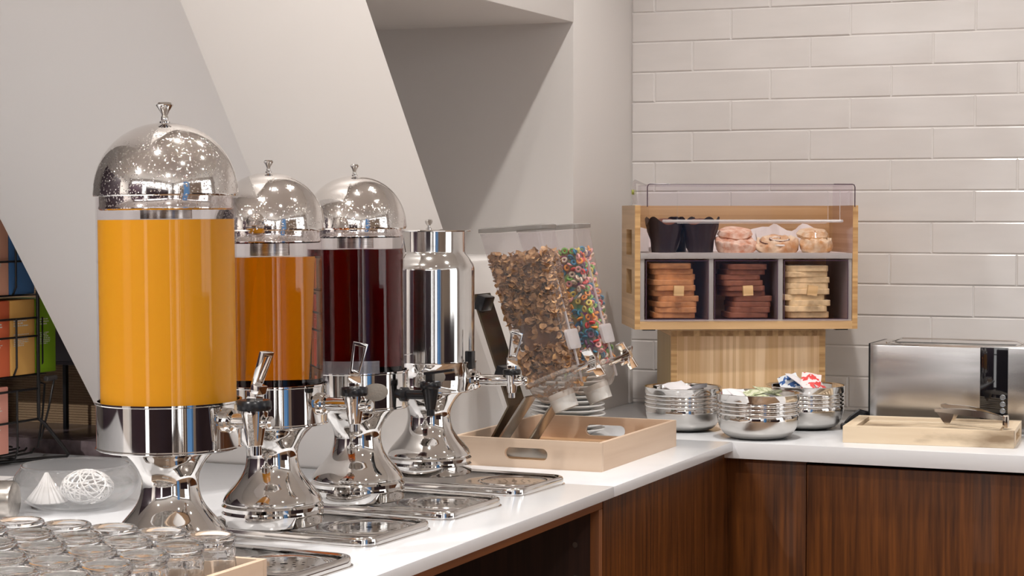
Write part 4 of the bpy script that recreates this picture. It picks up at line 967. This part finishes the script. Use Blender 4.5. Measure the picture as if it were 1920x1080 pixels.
for x in (X0 + .03, X1 - .03):
    for y in (Y0 + .03, Y1 - .03): obj('foot', MB().lathe([(0, 0), (.01, 0), (.01, .009), (0, .009)], 16, c=(x, y, CT)), black_p, to, True)
# black plug and lead
pg = thing('power_plug', (-1.02, 4.47, CT), 'black plastic plug and loop of lead between the steel bowl and toaster', 'plug')
m = MB(); m.tube([(-1.045, 4.42, CT + .008), (-1.035, 4.43, CT + .022), (-1.018, 4.44, CT + .036), (-1.002, 4.452, CT + .030), (-1.001, 4.47, CT + .012)], .006, 8, flat=(.004, .0075)); obj('lead', m, black_p, pg, True)
obj('plug_body', MB().box((0, 0, 0), (.045, .022, .013), T((-1.028, 4.395, CT + .0075)) @ RZ(8)), black_p, pg, True, bevel=.003)

# ================================================================ LEFT SIDE: bowl, canister, napkins, rack, stand
gb = thing('glass_bowl', (-1.953, 2.717, CT), 'wide clear glass bowl with white ornaments, beside the orange juice dispenser', 'bowl')
bp = [(0, .001), (.055, .001), (.070, .006), (.085, .016), (.0955, .030), (.099, .042), (.0965, .054), (.090, .064), (.0855, .070), (.0865, .0725), (.084, .0735), (.0825, .071), (.088, .062), (.094, .053), (.0965, .042), (.093, .032), (.083, .019), (.068, .009), (.054, .004), (0, .004)]
bp = [(r_ * 1.05, z_) for r_, z_ in bp]
obj('bowl_body', MB().lathe(dense(bp, 2), 72), clear_bowl, gb, angle=70)
rnd = random.Random(9)
bl = MB(); cB = Vector((-1.927, 2.712, CT + .0365))
for k in range(34):
    ax = Vector((rnd.gauss(0, 1), rnd.gauss(0, 1), rnd.gauss(0, 1))).normalized(); u1 = ax.orthogonal().normalized(); u2 = ax.cross(u1); r_ = .030 * rnd.uniform(.97, 1.03); of = ax * rnd.uniform(-.018, .018); rr_ = math.sqrt(max(r_ * r_ - of.length_squared, 1e-5))
    bl.tube([cB + of + u1 * rr_ * math.cos(a) + u2 * rr_ * math.sin(a) for a in [2 * PI * q / 20 for q in range(20)]], .0011, 5, closed=True)
# the ball is wider than tall, as the photograph shows
bl.tr(T(cB) @ Matrix.Diagonal((1.42, 1.42, .95, 1)) @ T(-cB))
tag(obj('rattan_ball', bl, mat('white cane', (.85, .83, .82), .5)), 'white woven cane ball lying in the glass bowl', 'ornament')
cn = MB().lathe([(0, 0), (.034, .0), (.036, .002), (.026, .014), (.015, .028), (.007, .042), (.003, .050), (0, .051)], 60, c=(-2.000, 2.700, CT + .008), wob=lambda a, z: 1 + .05 * math.cos(22 * a))
tag(obj('paper_cone', cn, mat('white ribbed paper', (.86, .84, .83), .6)), 'white ribbed cone ornament standing in the glass bowl', 'ornament')
dd = thing('steel_canister', (-1.92, 2.46, CT), 'brushed steel canister lying at the left edge, behind the glasses', 'canister')
m = MB(); L = RZ(18) @ RY(90)
m.lathe([(0, -.16), (.030, -.16), (.0325, -.157), (.0325, .012), (.0305, .017), (.027, .0185), (0, .0185)], 56, M=L); m.tr(T((-1.972, 2.55, CT + .0325)) @ Matrix.Identity(4))
obj('canister_body', m, mat('brushed canister steel', (.52, .48, .44), .28, 1, noise_amt=.3, nscale=16, stretch=(1, 6, 6)), dd, True)
nk = thing('napkin_stack', (-2.30, 2.86, CT), 'small pile of folded white napkins at the left picture edge', 'napkins')
for i in range(5): obj('napkin', MB().box((0, 0, 0), (.16, .16, .0022), T((-2.29, 2.82, CT + .0015 + .0026 * i)) @ RZ(rnd.uniform(-6, 6) + 10)), paper, nk, True)

# tea rack: front plane faces the room (+X)
RXF = -2.385
rk = thing('wire_rack', (RXF - .06, 3.0, CT), 'black wire rack with tea boxes beside the slanted column', 'rack')
def Yz(px_): return None
w1 = .0037; w2 = .0022
def rod(name, pts, r_, closed=False): obj(name, MB().tube(pts, r_, 8, closed), black_w, rk, True)
yR = 3.196; yL = 2.62; zb = CT + .0035
# right end frame: front upright with kicked-out foot, back upright
rod('upright', [(RXF, yR, 1.35), (RXF, yR, 1.0), (RXF, yR, .985), (RXF + .006, yR + .010, .975), (RXF + .030, yR + .040, .925), (RXF + .034, yR + .050, .910), (RXF + .030, yR + .050, zb + .001), (RXF + .01, yR + .035, zb), (RXF - .02, yR - .02, zb), (RXF - .12, yR - .25, zb)], w1)
rod('upright', [(RXF, yL, 1.35), (RXF, yL, zb)], w1)
for z in (1.300, 1.187, 1.151): rod('rail', [(RXF, yL, z), (RXF, yR, z + .0)], w2)
for z in (1.046, .985): rod('rail', [(RXF, yL, z), (RXF, yR, z)], .0024)
for y in (3.125, 3.05, 2.95):
    rod('wire', [(RXF + .002, y, 1.187), (RXF + .002, y, 1.092), (RXF - .004, y, 1.078), (RXF - .02, y, 1.075), (RXF - .085, y, 1.078)], w2)
    rod('wire', [(RXF + .002, y, 1.40), (RXF + .002, y, 1.250), (RXF - .004, y, 1.236), (RXF - .085, y, 1.236)], w2)
    rod('wire', [(RXF + .002, y, 1.046), (RXF + .002, y, .93), (RXF - .004, y, .912), (RXF - .085, y, .914)], w2)
rod('wire', [(RXF - .006, yR + .022, 1.187), (RXF - .006, yR + .022, 1.095), (RXF - .014, yR + .018, 1.082), (RXF - .04, yR, 1.080)], w2)
for k in range(5): rod('basket_wire', [(RXF - .01 - .018 * k, yL, .912 + .002 * k), (RXF - .01 - .018 * k, yR - .01, .918 + .003 * k), (RXF - .012 - .018 * k, yR, .925)], w2)
rod('hook', [(RXF - .012, yR + .012, .925), (RXF - .006, yR + .020, .99), (RXF - .004, yR + .026, 1.052), (RXF - .004, yR + .012, 1.056), (RXF, yR, 1.056)], w2)
rod('hook', [(RXF - .004, yR + .010, .94), (RXF + .001, yR + .03, 1.0), (RXF + .004, yR + .046, 1.060)], w2)
obj('hook_cap', MB().lathe([(0, -.016), (.0055, -.016), (.0055, .016), (0, .016)], 16, M=T((RXF + .0, yR + .040, 1.063)) @ RX(90)), mat('grey rubber cap', (.10, .09, .09), .5), rk, True)
for z in (1.233, 1.074): obj('shelf_plate', MB().bb((RXF - .10, yL, z - .0015), (RXF - .003, yR + .03, z)), mat('black sheet', (.015, .013, .015), .4), rk, True)
def text_lines(M, w_, n, sizes):
    m = MB(); r_ = random.Random(len(sizes))
    return m
def teabox(y0, y1, z0, z1, col, label, lines=0):
    t_ = thing('tea_box', (RXF - .045, (y0 + y1) / 2, z0), label, 'box', 'coloured tea boxes in the wire rack')
    obj('carton', MB().bb((RXF - .088, y0, z0), (RXF - .006, y1, z1)), mat(label[:18], col, .45), t_, True, bevel=.0015)
    obj('flap', MB().bb((RXF - .087, y0 + .001, z1 - .0005), (RXF - .007, y1 - .001, z1 + .0010)), mat(label[:18], col, .45), t_, True)
    if lines:
        m = MB(); rr_ = random.Random(lines)
        def blk(ztop, k, maxw, h_):
            for i in range(k):
                y = y0 + .010; zz = ztop - i * h_ * 1.65; lim = y0 + .010 + maxw * rr_.uniform(.62, 1)
                while y < lim:
                    l_ = rr_.uniform(.003, .009); l_ = min(l_, lim - y)
                    if l_ < .0012: break
                    # word built from little strokes
                    q = y
                    while q < y + l_ - .0009: m.bb((RXF - .0062, q, zz), (RXF - .0056, q + .0009, zz + h_ * rr_.choice((.75, 1, .75)))); q += .00135
                    y += l_ + .0013
        blk(z1 - .041, 3, (y1 - y0) * .62, .0030); blk(z1 - .068, 7, (y1 - y0) * .62, .0022)
        obj('printed_text', m, mat('white ink', (.85, .8, .72), .6), t_, True)
    return t_
Z2a, Z2b = 1.0755, 1.2225
teabox(3.115 - .078, 3.114, Z2a, Z2b, (.80, .17, .07), 'red-orange tea box, left of the amber one on the middle tier', 3)
teabox(3.117, 3.194, Z2a, Z2b, (.90, .50, .14), 'amber tea box with white lines of print, on the middle tier', 5)
teabox(3.197, 3.262, Z2a, Z2b, (.28, .52, .02), 'green tea box at the right end of the middle tier', 7)
Z1a, Z1b = 1.2345, 1.381
teabox(3.115 - .080, 3.113, Z1a, Z1b, (.88, .45, .30), 'peach tea box on the upper tier', 4)
teabox(3.116, 3.194, Z1a, Z1b, (.07, .19, .42), 'dark blue tea box on the upper tier', 0)
teabox(3.03, 3.108, .925, 1.055, (.80, .35, .27), 'salmon pink tea box low in the rack basket', 6)

# merchandise stand behind, on a dark marble base
ms = thing('display_stand', (-2.6, 3.45, CT), 'dark display stand with woven brown back and marble base, behind the rack', 'stand')
marble = mat('dark violet marble', (.22, .17, .18), .25, col2=(.05, .035, .04), nscale=18)
obj('base', MB().bb((-3.1, 3.335, CT - .02), (-2.05, 3.70, CT + .026)), marble, ms, True, bevel=.002)
wv, t, b = nm('brown woven fibre board'); v = coords(t, (1, 1, 1)); wa = N(t, 'ShaderNodeTexWave'); wa.bands_direction = 'Z'; wa.inputs['Scale'].default_value = 55; wa.inputs['Distortion'].default_value = 1.5; wa.inputs['Detail'].default_value = 3; wa.inputs['Detail Scale'].default_value = 6; t.links.new(v, wa.inputs['Vector'])
t.links.new(ramp(t, wa.outputs[0], [(.2, (.32, .21, .12)), (.8, (.44, .30, .18))]), b.inputs['Base Color']); b.inputs['Roughness'].default_value = .9; bump(t, b, wa.outputs[0], .5, .003)
obj('woven_back', MB().bb((-3.1, 3.60, CT + .026), (-2.1, 3.62, 1.30)), wv, ms, True)
obj('post', MB().bb((-2.548, 3.50, CT + .026), (-2.540, 3.51, 1.10)), black_p, ms, True)
obj('post', MB().bb((-2.80, 3.46, CT + .026), (-2.74, 3.53, 1.10)), black_p, ms, True)
obj('shelf_box', MB().bb((-3.1, 3.40, 1.075), (-2.15, 3.60, 1.082)), mat('dark plum board', (.03, .02, .025), .4), ms, True)
obj('shelf_front', MB().bb((-3.1, 3.395, 1.082), (-2.15, 3.415, 1.16)), mat('dark plum board'  , (.03, .02, .025), .4), ms, True, bevel=.006)

# ================================================================ ceiling downlights
lamp = None
place = ['above the dispensers', 'above the bread case', 'above the upturned glasses', 'over the middle of the room', 'over the near middle of the room', 'over the far side of the room', 'added above the glass bowl to light the left side', 'added as fill behind the camera, on the left', 'added as fill behind the camera, on the right']
for (x, y), pl_ in zip(SPOTS, place):
    t_ = thing('downlight', (x, y, CEIL), 'round recessed ceiling downlight ' + pl_, 'light', 'ceiling downlights')
    obj('trim_ring', MB().lathe([(.050, -.003), (.064, -.003), (.066, 0), (.066, .001), (.050, .001)], 32, closed=True), mat('white trim', (.8, .8, .8), .4), t_)
    obj('lamp_disc', MB().lathe([(0, .012), (.048, .012), (.048, .016), (0, .016)], 24), mat('lit lamp glass', (1, .95, .88), .5, emit=40), t_)
